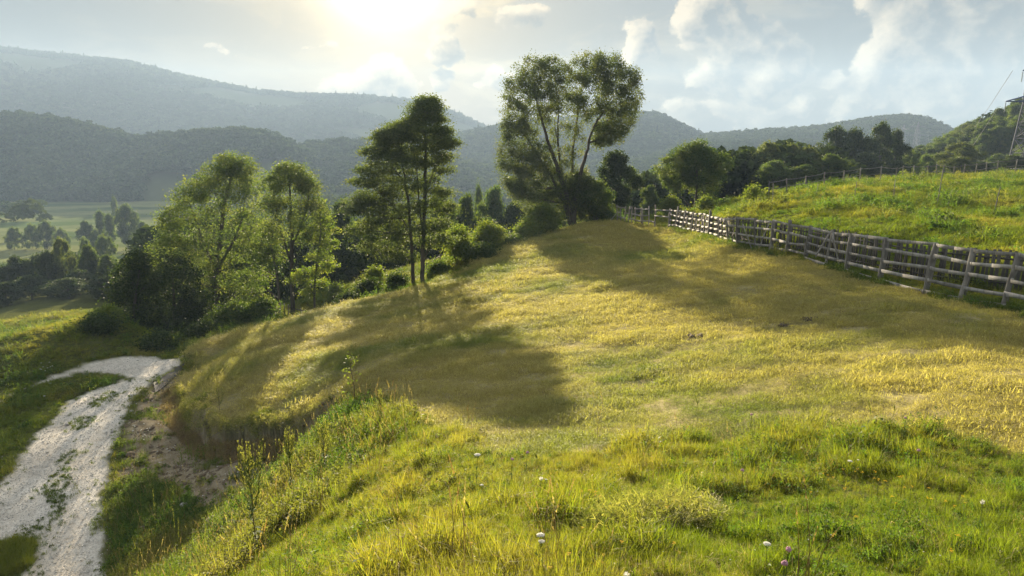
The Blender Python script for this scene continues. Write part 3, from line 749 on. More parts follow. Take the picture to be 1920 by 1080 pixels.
put('meadow_grass', 'bright green grass on the far meadow and verges', x, y, rg, s, tint, c_grass, 6, .2, scl3=np.stack([s, s, .45 + .42 * s * .5], 1))
patch = lambda x, y: np.clip(.35 + 1.8 * fbm(x, y, 1.6, 3, 71), 0, 1)
x, y, r, rg, s, tint = lush('', '', 42000, 2.2, 22, 1.25, 63, lambda r: .9 + r / 40, .15, extra=patch, hv=1)
put('herbs', 'leafy clover and weeds growing among the foreground grass', x, y, rg, s, tint, c_herb, 5, .2)
x, y, r, rg, s, tint = lush('', '', 16000, 20, 80, 1.2, 64, lambda r: 1.6 + r / 40, .15, extra=patch)
put('meadow_herbs', 'weeds growing on the banks and the green meadow', x, y, rg, s, tint, c_herb, 5, .2)
# rank weeds on the slope between the bank and the foreground, dry stalks
WEED_P = hx([(640,770),(760,790),(700,860),(600,960),(500,1020),(420,1100),(240,1100),(215,1000),(205,915),(240,880),(300,905),(420,960),(500,900),(560,860)])
x, y, r, rg = candidates(int(30000 * DN), 7, 26, -43, 0, 1.2, 65)
sdw = sdist(x, y, WEED_P) + .6 * fbm(x, y, 1.5, 3, 12); k = (rg.random(len(x)) < .9 * sst(sdw, -.3, .5)) & (masks(x, y)['road'] < .1); x, y, r = x[k], y[k], r[k]
put('rank_weeds', 'tangled weeds on the slope above the gravel road', x, y, rg, rg.uniform(.8, 2.4, len(x)), np.clip(.35 + fbm(x, y, 2, 3, 55) * 1.2, 0, 1), c_herb, 5, .15, nrm=False)
x, y, r, rg = candidates(int(5200 * DN), 4, 34, -43, 25, 1.5, 66)
mk = masks(x, y); sdw = sdist(x, y, WEED_P); pr = np.where(sdw > -.5, .55, .07) * (1 - mk['mown'] * .9) * (mk['road'] < .05)
k = rg.random(len(x)) < pr; x, y, r = x[k], y[k], r[k]
put('dry_stalks', 'dry grass stalks with pale seed heads', x, y, rg, rg.uniform(.7, 1.7, len(x)), rg.random(len(x)), c_stalk, 3, .12, nrm=False)
# sparse weeds down the middle of the track
x, y, r, rg = candidates(int(26000 * DN), 14, 40, -43, -20, 1.2, 67)
mk = masks(x, y); mid = np.vstack([hx([(20,1090),(95,930),(130,850),(165,770),(215,735),(270,722)])]); dm, _ = polydist(x, y, mid)
pr = (mk['road'] > .6) * np.clip(np.exp(-(dm / .40) ** 2) * 1.0 + .02, 0, 1) * sst(fbm(x, y, .9, 3, 14), -.25, .15) + (mk['road'] > .3) * (mk['roadsd'] < .35) * .30 * sst(fbm(x, y, .6, 2, 15), -.05, .2)
k = rg.random(len(x)) < pr; x, y = x[k], y[k]
put('track_weeds', 'low weeds between the wheel tracks of the gravel road', x, y, rg, rg.uniform(.35, .9, len(x)), rg.random(len(x)) * .6, c_herb, 5, .15)
# hay hanging over the bank lip
x, y, rg = None, None, np.random.default_rng(5)
L = LIP[2:12]; sl = np.cumsum(np.r_[0, np.hypot(*np.diff(L, axis=0).T)]); t = rg.uniform(0, sl[-1], int(1500 * DN))
x = np.interp(t, sl, L[:, 0]) + rg.normal(0, .16, len(t)); y = np.interp(t, sl, L[:, 1]) + rg.normal(0, .16, len(t))
put('bank_edge_grass', 'dry grass hanging over the edge of the earth bank', x, y, rg, rg.uniform(.8, 1.7, len(x)), rg.random(len(x)) * .8, c_mown, 5, .8)
# roots and dead grass hanging down the bank face, clods below it
c_root = source_collection('roots', [tuft_mesh(M_DRY, 240 + i, 26, .12, .10, .28, .0025, 1.2, 4, .3, .35) for i in range(3)])
t = rg.uniform(0, sl[-1], int(3200 * DN)); x = np.interp(t, sl, L[:, 0]); y = np.interp(t, sl, L[:, 1]); dl_ = np.abs(rg.normal(0, .28, len(t)))
gx_ = np.gradient(L[:, 0]); gy_ = np.gradient(L[:, 1]); nx0 = np.interp(t, sl, gy_); ny0 = -np.interp(t, sl, gx_); q = np.hypot(nx0, ny0) + 1e-6
sg = np.where(inpoly(x + nx0 / q * .3, y + ny0 / q * .3, LOWPOLY), 1, -1); x = x + sg * nx0 / q * dl_; y = y + sg * ny0 / q * dl_
put('bank_roots', 'dead roots and dry grass hanging down the face of the earth bank', x, y, rg, rg.uniform(.6, 1.5, len(x)), rg.random(len(x)), c_root, 3, 1.0)
# gravel stones
M_STONE = flat_mat('limestone', (0.50, 0.48, 0.44), 0.9)
def stone_mesh(seed):
    rg = np.random.default_rng(seed); mb = MB(); mb.blob((0, 0, 0), (1, .75, .55), 6, 4, .12); return mb.mesh('stone', M_STONE)
c_stone = source_collection('stones', [stone_mesh(i) for i in range(4)])
x, y, r, rg = candidates(int(80000 * DN), 12, 44, -43, -18, 1.3, 68)
mk = masks(x, y); k = rg.random(len(x)) < mk['road'] * .8 + .05 * (mk['roadsd'] > -.8) + .04 * mk['earth']; x, y, r = x[k], y[k], r[k]
put('gravel', 'loose pale gravel stones on the farm road', x, y, rg, np.exp(rg.normal(math.log(.014), .45, len(x))), rg.random(len(x)), c_stone, 4, .3, dz=.004)

M_CLOD = flat_mat('earth_clod', (0.15, 0.115, 0.08), 1.0)
def clod(seed):
    mb = MB(); mb.blob((0, 0, 0), (1, .8, .6), 6, 4, .18); return mb.mesh('clod', M_CLOD)
c_clod = source_collection('clods', [clod(i) for i in range(3)])
x, y, r, rg = candidates(int(60000 * DN), 12, 40, -43, -10, 1.2, 69)
mk = masks(x, y); k = rg.random(len(x)) < mk['earth'] * (mk['road'] < .3) * np.clip(.25 + fbm(x, y, .8, 3, 33), 0, .6); x, y = x[k], y[k]
put('earth_clods', 'crumbled clods of earth lying on the bank slope', x, y, rg, np.exp(rg.normal(math.log(.03), .6, len(x))), rg.random(len(x)), c_clod, 3, .4)
x, y, r, rg = candidates(int(9000 * DN), 12, 40, -43, -10, 1.2, 70)
mk = masks(x, y); k = rg.random(len(x)) < mk['earth'] * (mk['road'] < .3) * sst(fbm(x, y, 1.1, 3, 34), .0, .3) * .8; x, y = x[k], y[k]
put('bank_weeds', 'scattered weeds growing on the bare earth slope', x, y, rg, rg.uniform(.8, 1.8, len(x)), rg.random(len(x)) * .6, c_herb, 5, .2, nrm=False)

GP = hx([(-60, 1000), (35, 1004), (60, 1022), (56, 1052), (30, 1085), (-60, 1095)]); x, y, r, rg = candidates(60000, 14, 24, -43, -30, 1.2, 73)
k = sdist(x, y, GP) + .35 * fbm(x, y, .6, 3, 8) > .05; x, y = x[k], y[k]
put('verge_grass', 'patch of green grass on the near left edge of the gravel road', x, y, rg, rg.uniform(.8, 1.5, len(x)), rg.random(len(x)) * .5, c_grass, 6, .2)
rg = np.random.default_rng(74); fs = np.r_[0, np.cumsum(np.hypot(*np.diff(fence_xy, axis=0).T))]; t = rg.uniform(0, fs[-1], int(2600 * DN))
x = np.interp(t, fs, fence_xy[:, 0]) + rg.normal(.05, .22, len(t)); y = np.interp(t, fs, fence_xy[:, 1]) + rg.normal(.25, .30, len(t)); k = fbm(x, y, 1.8, 3, 75) > -.12; x, y = x[k], y[k]
put('fence_weeds', 'green weeds growing along the foot of the rail fence', x, y, rg, rg.uniform(.8, 2.0, len(x)), rg.random(len(x)) * .5, c_herb, 5, .15, nrm=False)

# ------------------------------------------------------------------ trees
M_BARK = wood_mat('bark', (0.045, 0.038, 0.030), (0.13, 0.11, 0.085), 5, 0.9, (1, 1, .3), .6)
LM = {
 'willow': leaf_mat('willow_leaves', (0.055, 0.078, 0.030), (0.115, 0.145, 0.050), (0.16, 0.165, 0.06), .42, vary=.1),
 'locust': leaf_mat('locust_leaves_hazed', (0.055, 0.082, 0.038), (0.11, 0.14, 0.055), (0.17, 0.19, 0.07), .45, vary=.1),  # leaf green greyed and lightened, with the haze put into the colour
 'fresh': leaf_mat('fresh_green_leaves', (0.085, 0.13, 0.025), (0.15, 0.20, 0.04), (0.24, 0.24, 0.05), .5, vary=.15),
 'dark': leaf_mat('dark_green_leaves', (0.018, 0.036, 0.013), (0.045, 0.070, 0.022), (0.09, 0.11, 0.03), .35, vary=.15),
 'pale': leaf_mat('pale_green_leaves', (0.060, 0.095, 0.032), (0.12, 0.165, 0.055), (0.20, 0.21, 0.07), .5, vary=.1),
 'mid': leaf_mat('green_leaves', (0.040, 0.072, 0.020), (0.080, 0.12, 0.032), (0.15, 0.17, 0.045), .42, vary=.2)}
LEAFK = 2.0
def grow(mb, blobs, stems, tips_per, leaf_n, leaf_s, flat, spread, seed, tw=.012, aspect=.5):
    """branches from the stems into every blob; leaf clusters round the twig tips. blobs: (centre, radius3, weight)"""
    rg = np.random.default_rng(seed); C = []; hue = []
    SP = np.vstack([np.asarray(s[0]) for s in stems]); SR = np.concatenate([np.interp(np.linspace(0, 1, len(s[0])), np.linspace(0, 1, len(s[1])), s[1]) for s in stems])
    for s in stems:
        p = np.asarray(s[0], float); rad = np.interp(np.linspace(0, 1, len(p)), np.linspace(0, 1, len(s[1])), s[1])
        t = np.linspace(0, 1, len(p)); tt = np.linspace(0, 1, max(6, len(p) * 3))
        q = np.stack([np.interp(tt, t, p[:, k]) for k in range(3)], 1); kern = np.array([.25, .5, .25])
        for _ in range(2):
            q2 = q.copy(); q2[1:-1] = .25 * q[:-2] + .5 * q[1:-1] + .25 * q[2:]; q = q2
        q[1:-1] += rg.normal(0, rad.mean() * .22, (len(q) - 2, 3))
        mb.tube(q, np.interp(tt, t, rad), 7, True, .05)
    for bi, (c, r, wgt) in enumerate(blobs):
        c = np.asarray(c, float); r = np.asarray(r, float)
        # attach limb
        d = np.linalg.norm(SP - (c - np.array([0, 0, r[2] * .9])), axis=1) + np.where(SP[:, 2] > c[2] - .1 * r[2], 1.5, 0); j = int(np.argmin(d))
        a = SP[j]; n = 6; t = np.linspace(0, 1, n)[:, None]; L = np.linalg.norm(c - a)
        ctrl = a * .45 + c * .55 + np.array([0, 0, -.10 * L]) + rg.normal(0, .05 * L, 3)
        limb = (1 - t) ** 2 * a + 2 * t * (1 - t) * ctrl + t ** 2 * c
        r0 = min(SR[j] * .6, .035 + .012 * L); mb.tube(limb, np.linspace(r0, tw * 1.8, n), 5, False)
        nodes = [limb[-1], limb[-2], limb[-3]]
        nt_ = max(3, int(tips_per * wgt))
        for k in range(nt_):
            u = rg.normal(size=3); u /= np.linalg.norm(u); tip = c + u * r * rg.uniform(.55, 1.0) ** .7
            nd = min(nodes, key=lambda q: np.sum((q - tip) ** 2)); 
            m = (nd + tip) / 2 + rg.normal(0, .06, 3) * np.linalg.norm(tip - nd)
            mb.tube([nd, m, tip], [tw, tw * .7, tw * .35], 3, False)
            if k < nt_ // 2: nodes.append(m); nodes.append(tip)
            m_ = int(leaf_n * LEAFK * rg.uniform(.5, 1.4)); sg = spread * rg.uniform(.7, 1.3)
            off = rg.normal(size=(m_, 3)) * np.array([sg, sg, sg * flat]); off[:, 2] -= .15 * np.hypot(off[:, 0], off[:, 1]) * (1.2 - flat)
            C.append(tip + off); hue.append(np.full(m_, np.clip(rg.normal(.25, .3), 0, 1)))
    C = np.vstack(C); hue = np.concatenate(hue)
    V, Q = leaf_cloud(C, leaf_s * 1.35, .4, aspect + .12, rg=rg)
    return V, Q, hue, rg
def make_tree(name, label, cat, group, base, stems, blobs, mat, tips=26, leaf_n=34, leaf_s=.12, flat=.8, spread=.28, seed=1, tw=.012, aspect=.5, parts=('trunk', 'crown')):
    root = empty(name, tuple(base), label, cat, group); b = np.asarray(base)
    mb = MB(); st = [(np.asarray(s[0]) - b, s[1]) for s in stems]; bl = [(np.asarray(c) - b, r, wg) for c, r, wg in blobs]
    V, Q, hue, rg = grow(mb, bl, st, tips, leaf_n, leaf_s, flat, spread, seed, tw, aspect)
    mb.build(parts[0], M_BARK, root, True)
    me = mesh_np(parts[1], V, Q, [mat], False, {'bv': ('FACE', rg.random(len(Q))), 'hue': ('FACE', hue)})
    obj(parts[1], me, root); TRI.append(2 * len(Q)); return root
TRI = []
def PB(px, py, Y, rx, ry, wgt=1.0, dy=0.0, deep=.9, rg=random.Random(4)):
    y = Y + (dy if dy else rg.uniform(-1, 1) * rx * Y / F * .8); s = Y / F
    return (P(px, py, y), (rx * s, rx * s * deep, ry * s), wgt)
def stem_px(Y, pts, r0, r1, base=None, dy=0.0):
    n = len(pts); p = [P(a, b, Y + dy * i / max(1, n - 1)) for i, (a, b) in enumerate(pts)]
    if base is not None: p[0] = np.asarray(base) - np.array([0, 0, .15])
    return (p, (r0, (r0 * .62 + r1 * .38), r1))

# tall forked tree on the crest
Y = 64.0; b = ground_at(1072, Y)
stems = [stem_px(Y, [(1072,418),(1068,385),(1058,350),(1048,320),(1036,290),(1026,262),(1015,225),(1005,185),(1000,150)], .24, .035, b, -1.5),
         stem_px(Y, [(1074,418),(1078,385),(1082,350),(1088,325),(1098,296),(1103,268),(1112,238),(1130,212),(1150,178)], .22, .035, b, -1.0),
         stem_px(Y, [(1076,418),(1074,380),(1074,335),(1072,290),(1080,240),(1085,190),(1098,140)], .17, .03, b, 1.5),
         stem_px(Y, [(1070,418),(1058,380),(1045,352),(1028,322),(1010,296),(996,272),(980,248)], .15, .025, b, 0.5),
         stem_px(Y, [(1060,360),(1050,310),(1045,260),(1048,200),(1040,150)], .12, .03, None, 2.0)]
bl = [PB(1005,140,Y,40,32), PB(1035,135,Y,34,26), PB(978,170,Y,32,34), PB(1010,185,Y,44,34), PB(1040,180,Y,32,34,.8), PB(966,215,Y,26,34,.8), PB(995,225,Y,30,26,.6), PB(1040,225,Y,28,30,.45), PB(955,245,Y,15,20,.4),
      PB(1105,130,Y,36,28), PB(1140,130,Y,36,28), PB(1165,150,Y,36,32), PB(1180,182,Y,25,34), PB(1150,190,Y,36,32,.8), PB(1115,180,Y,38,36,.9), PB(1080,165,Y,24,34,.7), PB(1165,215,Y,32,26,.7), PB(1120,222,Y,28,24,.45), PB(1082,220,Y,26,32,.4),
      PB(1140,250,Y,28,18,.7), PB(1160,240,Y,22,14,.5), PB(1125,262,Y,16,12,.4), PB(1075,275,Y,28,30,.3), PB(1050,275,Y,26,32,.35),
      PB(975,265,Y,32,28,.8), PB(955,292,Y,22,30,.7), PB(985,300,Y,34,32,.9), PB(962,330,Y,26,26,.8), PB(1008,318,Y,32,34,1.0), PB(990,350,Y,34,28,.9), PB(1030,345,Y,30,36,.9), PB(1012,290,Y,24,22,.5), PB(1000,375,Y,32,26,.8), PB(1050,372,Y,34,30,.9), PB(1100,360,Y,30,28,.8), PB(1062,325,Y,24,28,.5), PB(1085,335,Y,22,24,.5), PB(968,355,Y,20,20,.7)]
make_tree('tall_tree', 'tallest tree with an airy forked crown at the top of the mown meadow', 'tree', None, b, stems, bl, LM['willow'], 54, 46, .10, .9, .25, 11)
# dense thicket round its foot
def bush(name, label, px, Y, rx, ry, top, mat, seed, n=9, leaf_s=.11, tips=16, leaf_n=34, group=None, cat='bush', flat=.85, spread=.26, base=None, parts=('stem', 'foliage'), stemr=.05, fill=.75):
    """a bush or small tree whose crown spans px-rx..px+rx and rises to picture row top"""
    g = ground_at(px, Y) if base is None else base; s = Y / F; zt = P(px, top, Y)[2]; h = max(.5, zt - g[2]); rg = random.Random(seed)
    w_ = rx * s; blobs = []; z0 = .30 * h if cat == 'tree' else .18 * h
    for i in range(n):
        t = (i + .5) / n; hh = z0 + (h - z0) * (t ** .8) * .82; env = math.sin(math.pi * min(1, (.22 + .75 * t))) ** .7
        a = i * 2.4 + rg.random(); rr_ = w_ * env * rg.uniform(.25, .95) * (.15 if i == n - 1 else 1)
        br = w_ * rg.uniform(.25, .52) * (fill / .75)
        blobs.append((g + np.array([rr_ * math.cos(a), rr_ * math.sin(a) * .8, min(hh, h - br * .55)]), (br, br, min(br * .85, h * .33)), 1.0))
    st = [([g - np.array([0, 0, .15]), g + np.array([.05 * w_, 0, .4 * h]), g + np.array([-.04 * w_, .03 * w_, .8 * h])], (stemr, stemr * .7, stemr * .3))]
    if cat == 'bush' : st += [([g - np.array([0, 0, .1]), g + np.array([k * .3 * w_, 0, .35 * h]), g + np.array([k * .5 * w_, .1 * w_, .6 * h])], (stemr * .7, stemr * .5, stemr * .3)) for k in (-1, 1)]
    return make_tree(name, label, cat, group, g, st, blobs, mat, tips, leaf_n, leaf_s, flat, spread, seed, .008, parts=parts)
bush('bush', 'dense grey green thicket wrapped round the foot of the tallest tree', 1078, 64.5, 42, 60, 318, LM['willow'], 21, 12, .12, 20, 36)
bush('bush', 'paler bush on the right side of the tallest tree stems', 1118, 64, 30, 50, 335, LM['mid'], 22, 9)
bush('bush', 'low brushwood between the tallest tree and the fence end', 1128, 65, 34, 18, 386, LM['mid'], 23, 7)
bush('bush', 'sunlit yellow green bush below and left of the tallest tree', 1022, 58.5, 30, 40, 384, LM['fresh'], 24, 9)
bush('bush', 'small sunlit bush where the crest drops left of the tallest tree', 992, 57, 20, 26, 420, LM['fresh'], 25, 7)
bush('tree', 'dark round tree just right of the tallest tree', 1152, 76, 44, 70, 274, LM['dark'], 26, 14, .14, 22, 40, cat='tree', parts=('trunk', 'crown'), stemr=.16)

# pair of locust trees
Y = 47.8; bA = ground_at(791, Y); YB = 49.0; bB = ground_at(774, YB)
LK = 1.0
def lay(px, py, Y, rx, ry=None, w=1.0): return PB(px, py, Y, rx * LK, (ry or rx * .38) * LK, w, deep=1.0)
stA = [stem_px(Y, [(791,540),(792,500),(794,450),(795,400),(797,350),(798,300),(797,250),(800,215),(803,186)], .16, .025, bA),
       stem_px(Y, [(793,440),(788,400),(784,360),(782,320),(776,285)], .07, .02), stem_px(Y, [(796,380),(806,340),(815,312),(825,295)], .05, .018)]
blA = [lay(803,188,Y,16,7), lay(790,200,Y,20,8), lay(815,203,Y,16,7), lay(782,218,Y,26,9), lay(812,222,Y,20,8), lay(765,232,Y,24,9), lay(800,238,Y,26,9), lay(826,244,Y,20,8), lay(775,255,Y,30,11), lay(820,262,Y,26,9), lay(838,270,Y,20,8),
       lay(790,278,Y,32,12), lay(830,292,Y,18,8,.6), lay(812,305,Y,20,9,.6), lay(775,305,Y,30,12,.9), lay(835,318,Y,16,7,.5), lay(805,335,Y,22,10,.5), lay(775,345,Y,28,14,.8), lay(822,360,Y,24,10,.7), lay(800,385,Y,28,13,.7), lay(838,390,Y,20,10,.6),
       lay(820,420,Y,26,13,.7), lay(785,425,Y,26,13,.6), lay(840,445,Y,22,12,.6), lay(805,455,Y,26,12,.6), lay(770,395,Y,26,14,.7)]
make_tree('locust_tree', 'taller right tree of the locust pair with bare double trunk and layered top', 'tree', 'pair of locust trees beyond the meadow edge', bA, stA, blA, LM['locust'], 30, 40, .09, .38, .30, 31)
stB = [stem_px(YB, [(774,528),(773,490),(770,440),(766,390),(760,340),(752,295),(745,255)], .14, .025, bB),
       stem_px(YB, [(770,440),(755,410),(738,385),(715,365)], .06, .018), stem_px(YB, [(762,350),(745,325),(728,300)], .05, .018)]
blB = [lay(742,238,YB,24,9), lay(728,250,YB,22,9), lay(755,255,YB,26,10), lay(715,262,YB,22,9), lay(740,275,YB,34,12), lay(705,283,YB,24,9), lay(765,290,YB,26,12), lay(728,300,YB,36,13), lay(695,318,YB,28,11), lay(745,325,YB,38,15), lay(685,338,YB,26,10), lay(720,345,YB,40,15),
       lay(755,360,YB,36,16), lay(700,365,YB,34,14), lay(675,378,YB,24,10), lay(730,385,YB,42,17), lay(660,392,YB,18,7,.7), lay(700,405,YB,36,14), lay(750,410,YB,36,16), lay(680,428,YB,28,11,.8), lay(720,435,YB,40,16), lay(755,450,YB,30,14,.8), lay(700,460,YB,30,12,.8), lay(735,475,YB,30,11,.7), lay(765,480,YB,22,9,.5)]
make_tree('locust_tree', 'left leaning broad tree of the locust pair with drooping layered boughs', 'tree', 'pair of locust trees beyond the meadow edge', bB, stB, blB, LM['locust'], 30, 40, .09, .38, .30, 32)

# left cluster
LK = 1.18
Y = 55.0; b = ground_at(405, Y)
st = [stem_px(Y, [(405,600),(408,540),(410,480),(415,420),(425,370),(435,325),(438,300)], .24, .03, b), stem_px(Y, [(408,520),(385,460),(365,410),(352,370)], .12, .03), stem_px(Y, [(410,500),(440,450),(455,410),(460,370)], .12, .03)]
bl = [lay(440,300,Y,20,12), lay(428,315,Y,28,14), lay(455,318,Y,18,12), lay(405,330,Y,28,16), lay(440,340,Y,36,18), lay(385,350,Y,30,18), lay(465,350,Y,24,16), lay(415,365,Y,40,20), lay(355,365,Y,26,16), lay(370,390,Y,40,22), lay(450,385,Y,38,20), lay(340,405,Y,32,20), lay(405,410,Y,44,24), lay(465,420,Y,32,22), lay(365,435,Y,42,22), lay(325,430,Y,26,18),
      lay(425,450,Y,44,24), lay(335,462,Y,38,22), lay(385,475,Y,44,24), lay(455,470,Y,36,24), lay(310,480,Y,28,20,.8), lay(350,505,Y,42,22), lay(415,510,Y,44,24), lay(460,520,Y,34,22,.8), lay(380,545,Y,42,22,.8), lay(430,555,Y,38,22,.8), lay(350,580,Y,40,22), lay(400,590,Y,42,22), lay(310,545,Y,36,22), lay(300,510,Y,28,20), lay(470,560,Y,30,20)]
make_tree('tree', 'biggest tree of the hazy cluster left of the meadow, with a tiered pale green crown', 'tree', None, b, st, bl, LM['pale'], 24, 44, .10, .6, .34, 41)
Y = 49.5; b = ground_at(549, Y)
st = [stem_px(Y, [(549,592),(548,550),(546,500),(548,450),(545,400),(543,350),(541,318)], .17, .025, b), stem_px(Y, [(547,500),(532,450),(520,410),(515,370)], .07, .02), stem_px(Y, [(548,460),(565,420),(578,385),(580,350)], .07, .02)]
bl = [lay(545,318,Y,22,11), lay(530,328,Y,24,12), lay(562,330,Y,22,12), lay(512,345,Y,20,12), lay(548,345,Y,32,14), lay(580,348,Y,20,12), lay(525,368,Y,28,15), lay(568,370,Y,30,15), lay(505,385,Y,22,14,.7), lay(545,392,Y,30,15,.8), lay(590,390,Y,18,12,.7), lay(520,415,Y,30,15,.8), lay(572,415,Y,30,16,.8), lay(545,440,Y,34,17,.8), lay(505,440,Y,24,15,.7), lay(590,440,Y,24,15,.7)]
make_tree('tree', 'slender tree with a rounded airy crown standing on the crest beside the big hazy tree', 'tree', None, b, st, bl, LM['pale'], 24, 36, .09, .6, .28, 42)
Y = 50.5; b = ground_at(525, Y)
make_tree('young_tree', 'thin trunked young tree left of the slender crest tree', 'tree', None, b, [stem_px(Y, [(525,592),(523,560),(520,520),(512,480),(505,450)], .10, .02, b)],
          [lay(505,450,Y,22,13), lay(490,468,Y,22,14), lay(515,480,Y,22,14), lay(492,500,Y,24,14,.7), lay(480,525,Y,22,14,.7)], LM['mid'], 20, 34, .10, .6, .26, 43)
Y = 48.5; b = ground_at(590, Y)
make_tree('young_tree', 'sunlit yellow green young acacia with flat boughs beside the slender crest tree', 'tree', None, b, [stem_px(Y, [(590,585),(589,550),(592,510),(598,470),(602,430),(600,400)], .08, .018, b)],
          [lay(600,412,Y,16,8,.6), lay(612,430,Y,16,8,.6), lay(592,445,Y,16,8,.6), lay(615,458,Y,16,8,.6), lay(600,480,Y,20,9,.7), lay(575,512,Y,18,7,.8), lay(560,522,Y,14,5,.7), lay(592,528,Y,20,7,.8), lay(612,500,Y,16,9,.7), lay(580,545,Y,14,6,.6)], LM['fresh'], 20, 32, .10, .45, .24, 44)
Y = 46.5; b = ground_at(245, Y)
st = [stem_px(Y, [(245,650),(250,600),(255,550),(262,500)], .14, .03, b)]
make_tree('tree', 'dark shaded tree nearest the bend of the gravel road', 'tree', None, b, st,
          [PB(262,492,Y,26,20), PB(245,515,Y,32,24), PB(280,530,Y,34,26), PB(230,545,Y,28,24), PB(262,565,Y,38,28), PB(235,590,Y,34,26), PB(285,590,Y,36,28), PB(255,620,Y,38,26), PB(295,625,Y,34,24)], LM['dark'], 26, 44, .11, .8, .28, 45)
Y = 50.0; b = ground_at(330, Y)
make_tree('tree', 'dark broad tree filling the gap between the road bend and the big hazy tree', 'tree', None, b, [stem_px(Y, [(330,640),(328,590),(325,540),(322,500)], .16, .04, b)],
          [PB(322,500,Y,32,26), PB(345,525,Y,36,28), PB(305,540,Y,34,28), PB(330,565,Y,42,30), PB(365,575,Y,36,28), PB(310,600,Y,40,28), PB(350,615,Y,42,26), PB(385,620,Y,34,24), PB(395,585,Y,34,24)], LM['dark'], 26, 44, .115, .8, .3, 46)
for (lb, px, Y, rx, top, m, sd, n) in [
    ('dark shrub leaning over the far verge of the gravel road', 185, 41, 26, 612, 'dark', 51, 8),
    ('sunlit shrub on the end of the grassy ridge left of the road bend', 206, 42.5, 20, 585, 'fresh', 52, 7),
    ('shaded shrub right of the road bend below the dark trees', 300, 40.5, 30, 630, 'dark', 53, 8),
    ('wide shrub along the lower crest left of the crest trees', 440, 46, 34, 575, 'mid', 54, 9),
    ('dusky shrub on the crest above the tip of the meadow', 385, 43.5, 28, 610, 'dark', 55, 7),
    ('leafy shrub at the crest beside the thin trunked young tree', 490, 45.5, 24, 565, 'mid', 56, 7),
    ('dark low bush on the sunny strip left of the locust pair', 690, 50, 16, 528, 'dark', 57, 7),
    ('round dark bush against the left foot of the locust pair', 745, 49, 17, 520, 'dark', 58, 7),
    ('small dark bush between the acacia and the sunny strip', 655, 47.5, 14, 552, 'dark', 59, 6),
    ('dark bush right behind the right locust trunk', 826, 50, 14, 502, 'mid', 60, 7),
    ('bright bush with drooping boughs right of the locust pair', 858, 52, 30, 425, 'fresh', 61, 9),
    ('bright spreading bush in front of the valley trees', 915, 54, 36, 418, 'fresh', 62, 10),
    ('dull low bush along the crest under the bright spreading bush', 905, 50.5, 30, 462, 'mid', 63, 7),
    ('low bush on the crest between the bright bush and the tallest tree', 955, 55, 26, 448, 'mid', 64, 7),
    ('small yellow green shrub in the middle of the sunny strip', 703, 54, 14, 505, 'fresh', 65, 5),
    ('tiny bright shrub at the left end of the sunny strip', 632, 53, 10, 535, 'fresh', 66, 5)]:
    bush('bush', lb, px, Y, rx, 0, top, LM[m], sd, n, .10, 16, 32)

# ------------------------------------------------------------------ shared tree kinds, copied
def proto_tree(seed, mat, n, w_, h, z0, leaf_s, tips, leaf_n, flat=.8, spread=.3, stemr=.14, top=None):
    rg = random.Random(seed); blobs = []
    for i in range(n):
        t = (i + .5) / n; env = math.sin(math.pi * min(1, .25 + .72 * t)) ** .7 if top is None else (1 - t) ** .8 + .1
        a = i * 2.4 + rg.random(); rr_ = w_ * env * rg.uniform(.25, 1.0) * (.2 if i == n - 1 else 1); br = w_ * rg.uniform(.22, .52) * (1 if top is None else env + .15)
        blobs.append((np.array([rr_ * math.cos(a), rr_ * math.sin(a), z0 + (h - z0) * t ** .85 * .9]), (br, br, br * .8), 1.0))
    st = [([np.array([0, 0, -.6]), np.array([.05 * w_, 0, .4 * h]), np.array([-.03 * w_, .02 * w_, .85 * h])], (stemr, stemr * .6, .03))]
    mb = MB(); V, Q, hue, r2 = grow(mb, blobs, st, tips, leaf_n, leaf_s, flat, spread, seed, .015)
    TRI.append(2 * len(Q))
    return mb.mesh('trunk', M_BARK, True), mesh_np('crown', V, Q, [mat], False, {'bv': ('FACE', r2.random(len(Q))), 'hue': ('FACE', hue)})
KIND = {  # unit trees about 8 m tall
 'round': proto_tree(71, LM['mid'], 13, 3.3, 8, 1.6, .20, 22, 30),
 'oval': proto_tree(72, LM['mid'], 14, 2.4, 8, 1.4, .19, 20, 28),
 'shade': proto_tree(73, LM['dark'], 13, 3.2, 8, 1.4, .20, 22, 32),
 'pale': proto_tree(74, LM['willow'], 13, 3.3, 8, 1.0, .18, 24, 32),
 'broad': proto_tree(75, LM['mid'], 14, 4.2, 7, .8, .20, 22, 32),
 'fir': proto_tree(76, LM['dark'], 16, 2.2, 9, .8, .18, 16, 26, .5, .25, .12, top=1)}
def place(kind, label, px, Y, top, rx=None, group=None, cat='tree', name='tree', base=None, seed=0):
    tm, cm = KIND[kind]; g = ground_at(px, Y) if base is None else np.asarray(base)
    hh = {'broad': 7.0, 'fir': 9.6}.get(kind, 8.2); h = max(1.0, P(px, top, Y)[2] - g[2]); s = h / hh
    ww = {'round': 3.9, 'oval': 3.0, 'shade': 3.8, 'pale': 3.9, 'broad': 4.9, 'fir': 2.2}[kind]
    sx = s if rx is None else (rx * Y / F) / ww
    root = empty(name, tuple(g), label, cat, group, rz=seed * 2.1 + px)
    root.scale = (sx, sx, s)
    obj('trunk', tm, root); obj('crown', cm, root); return root
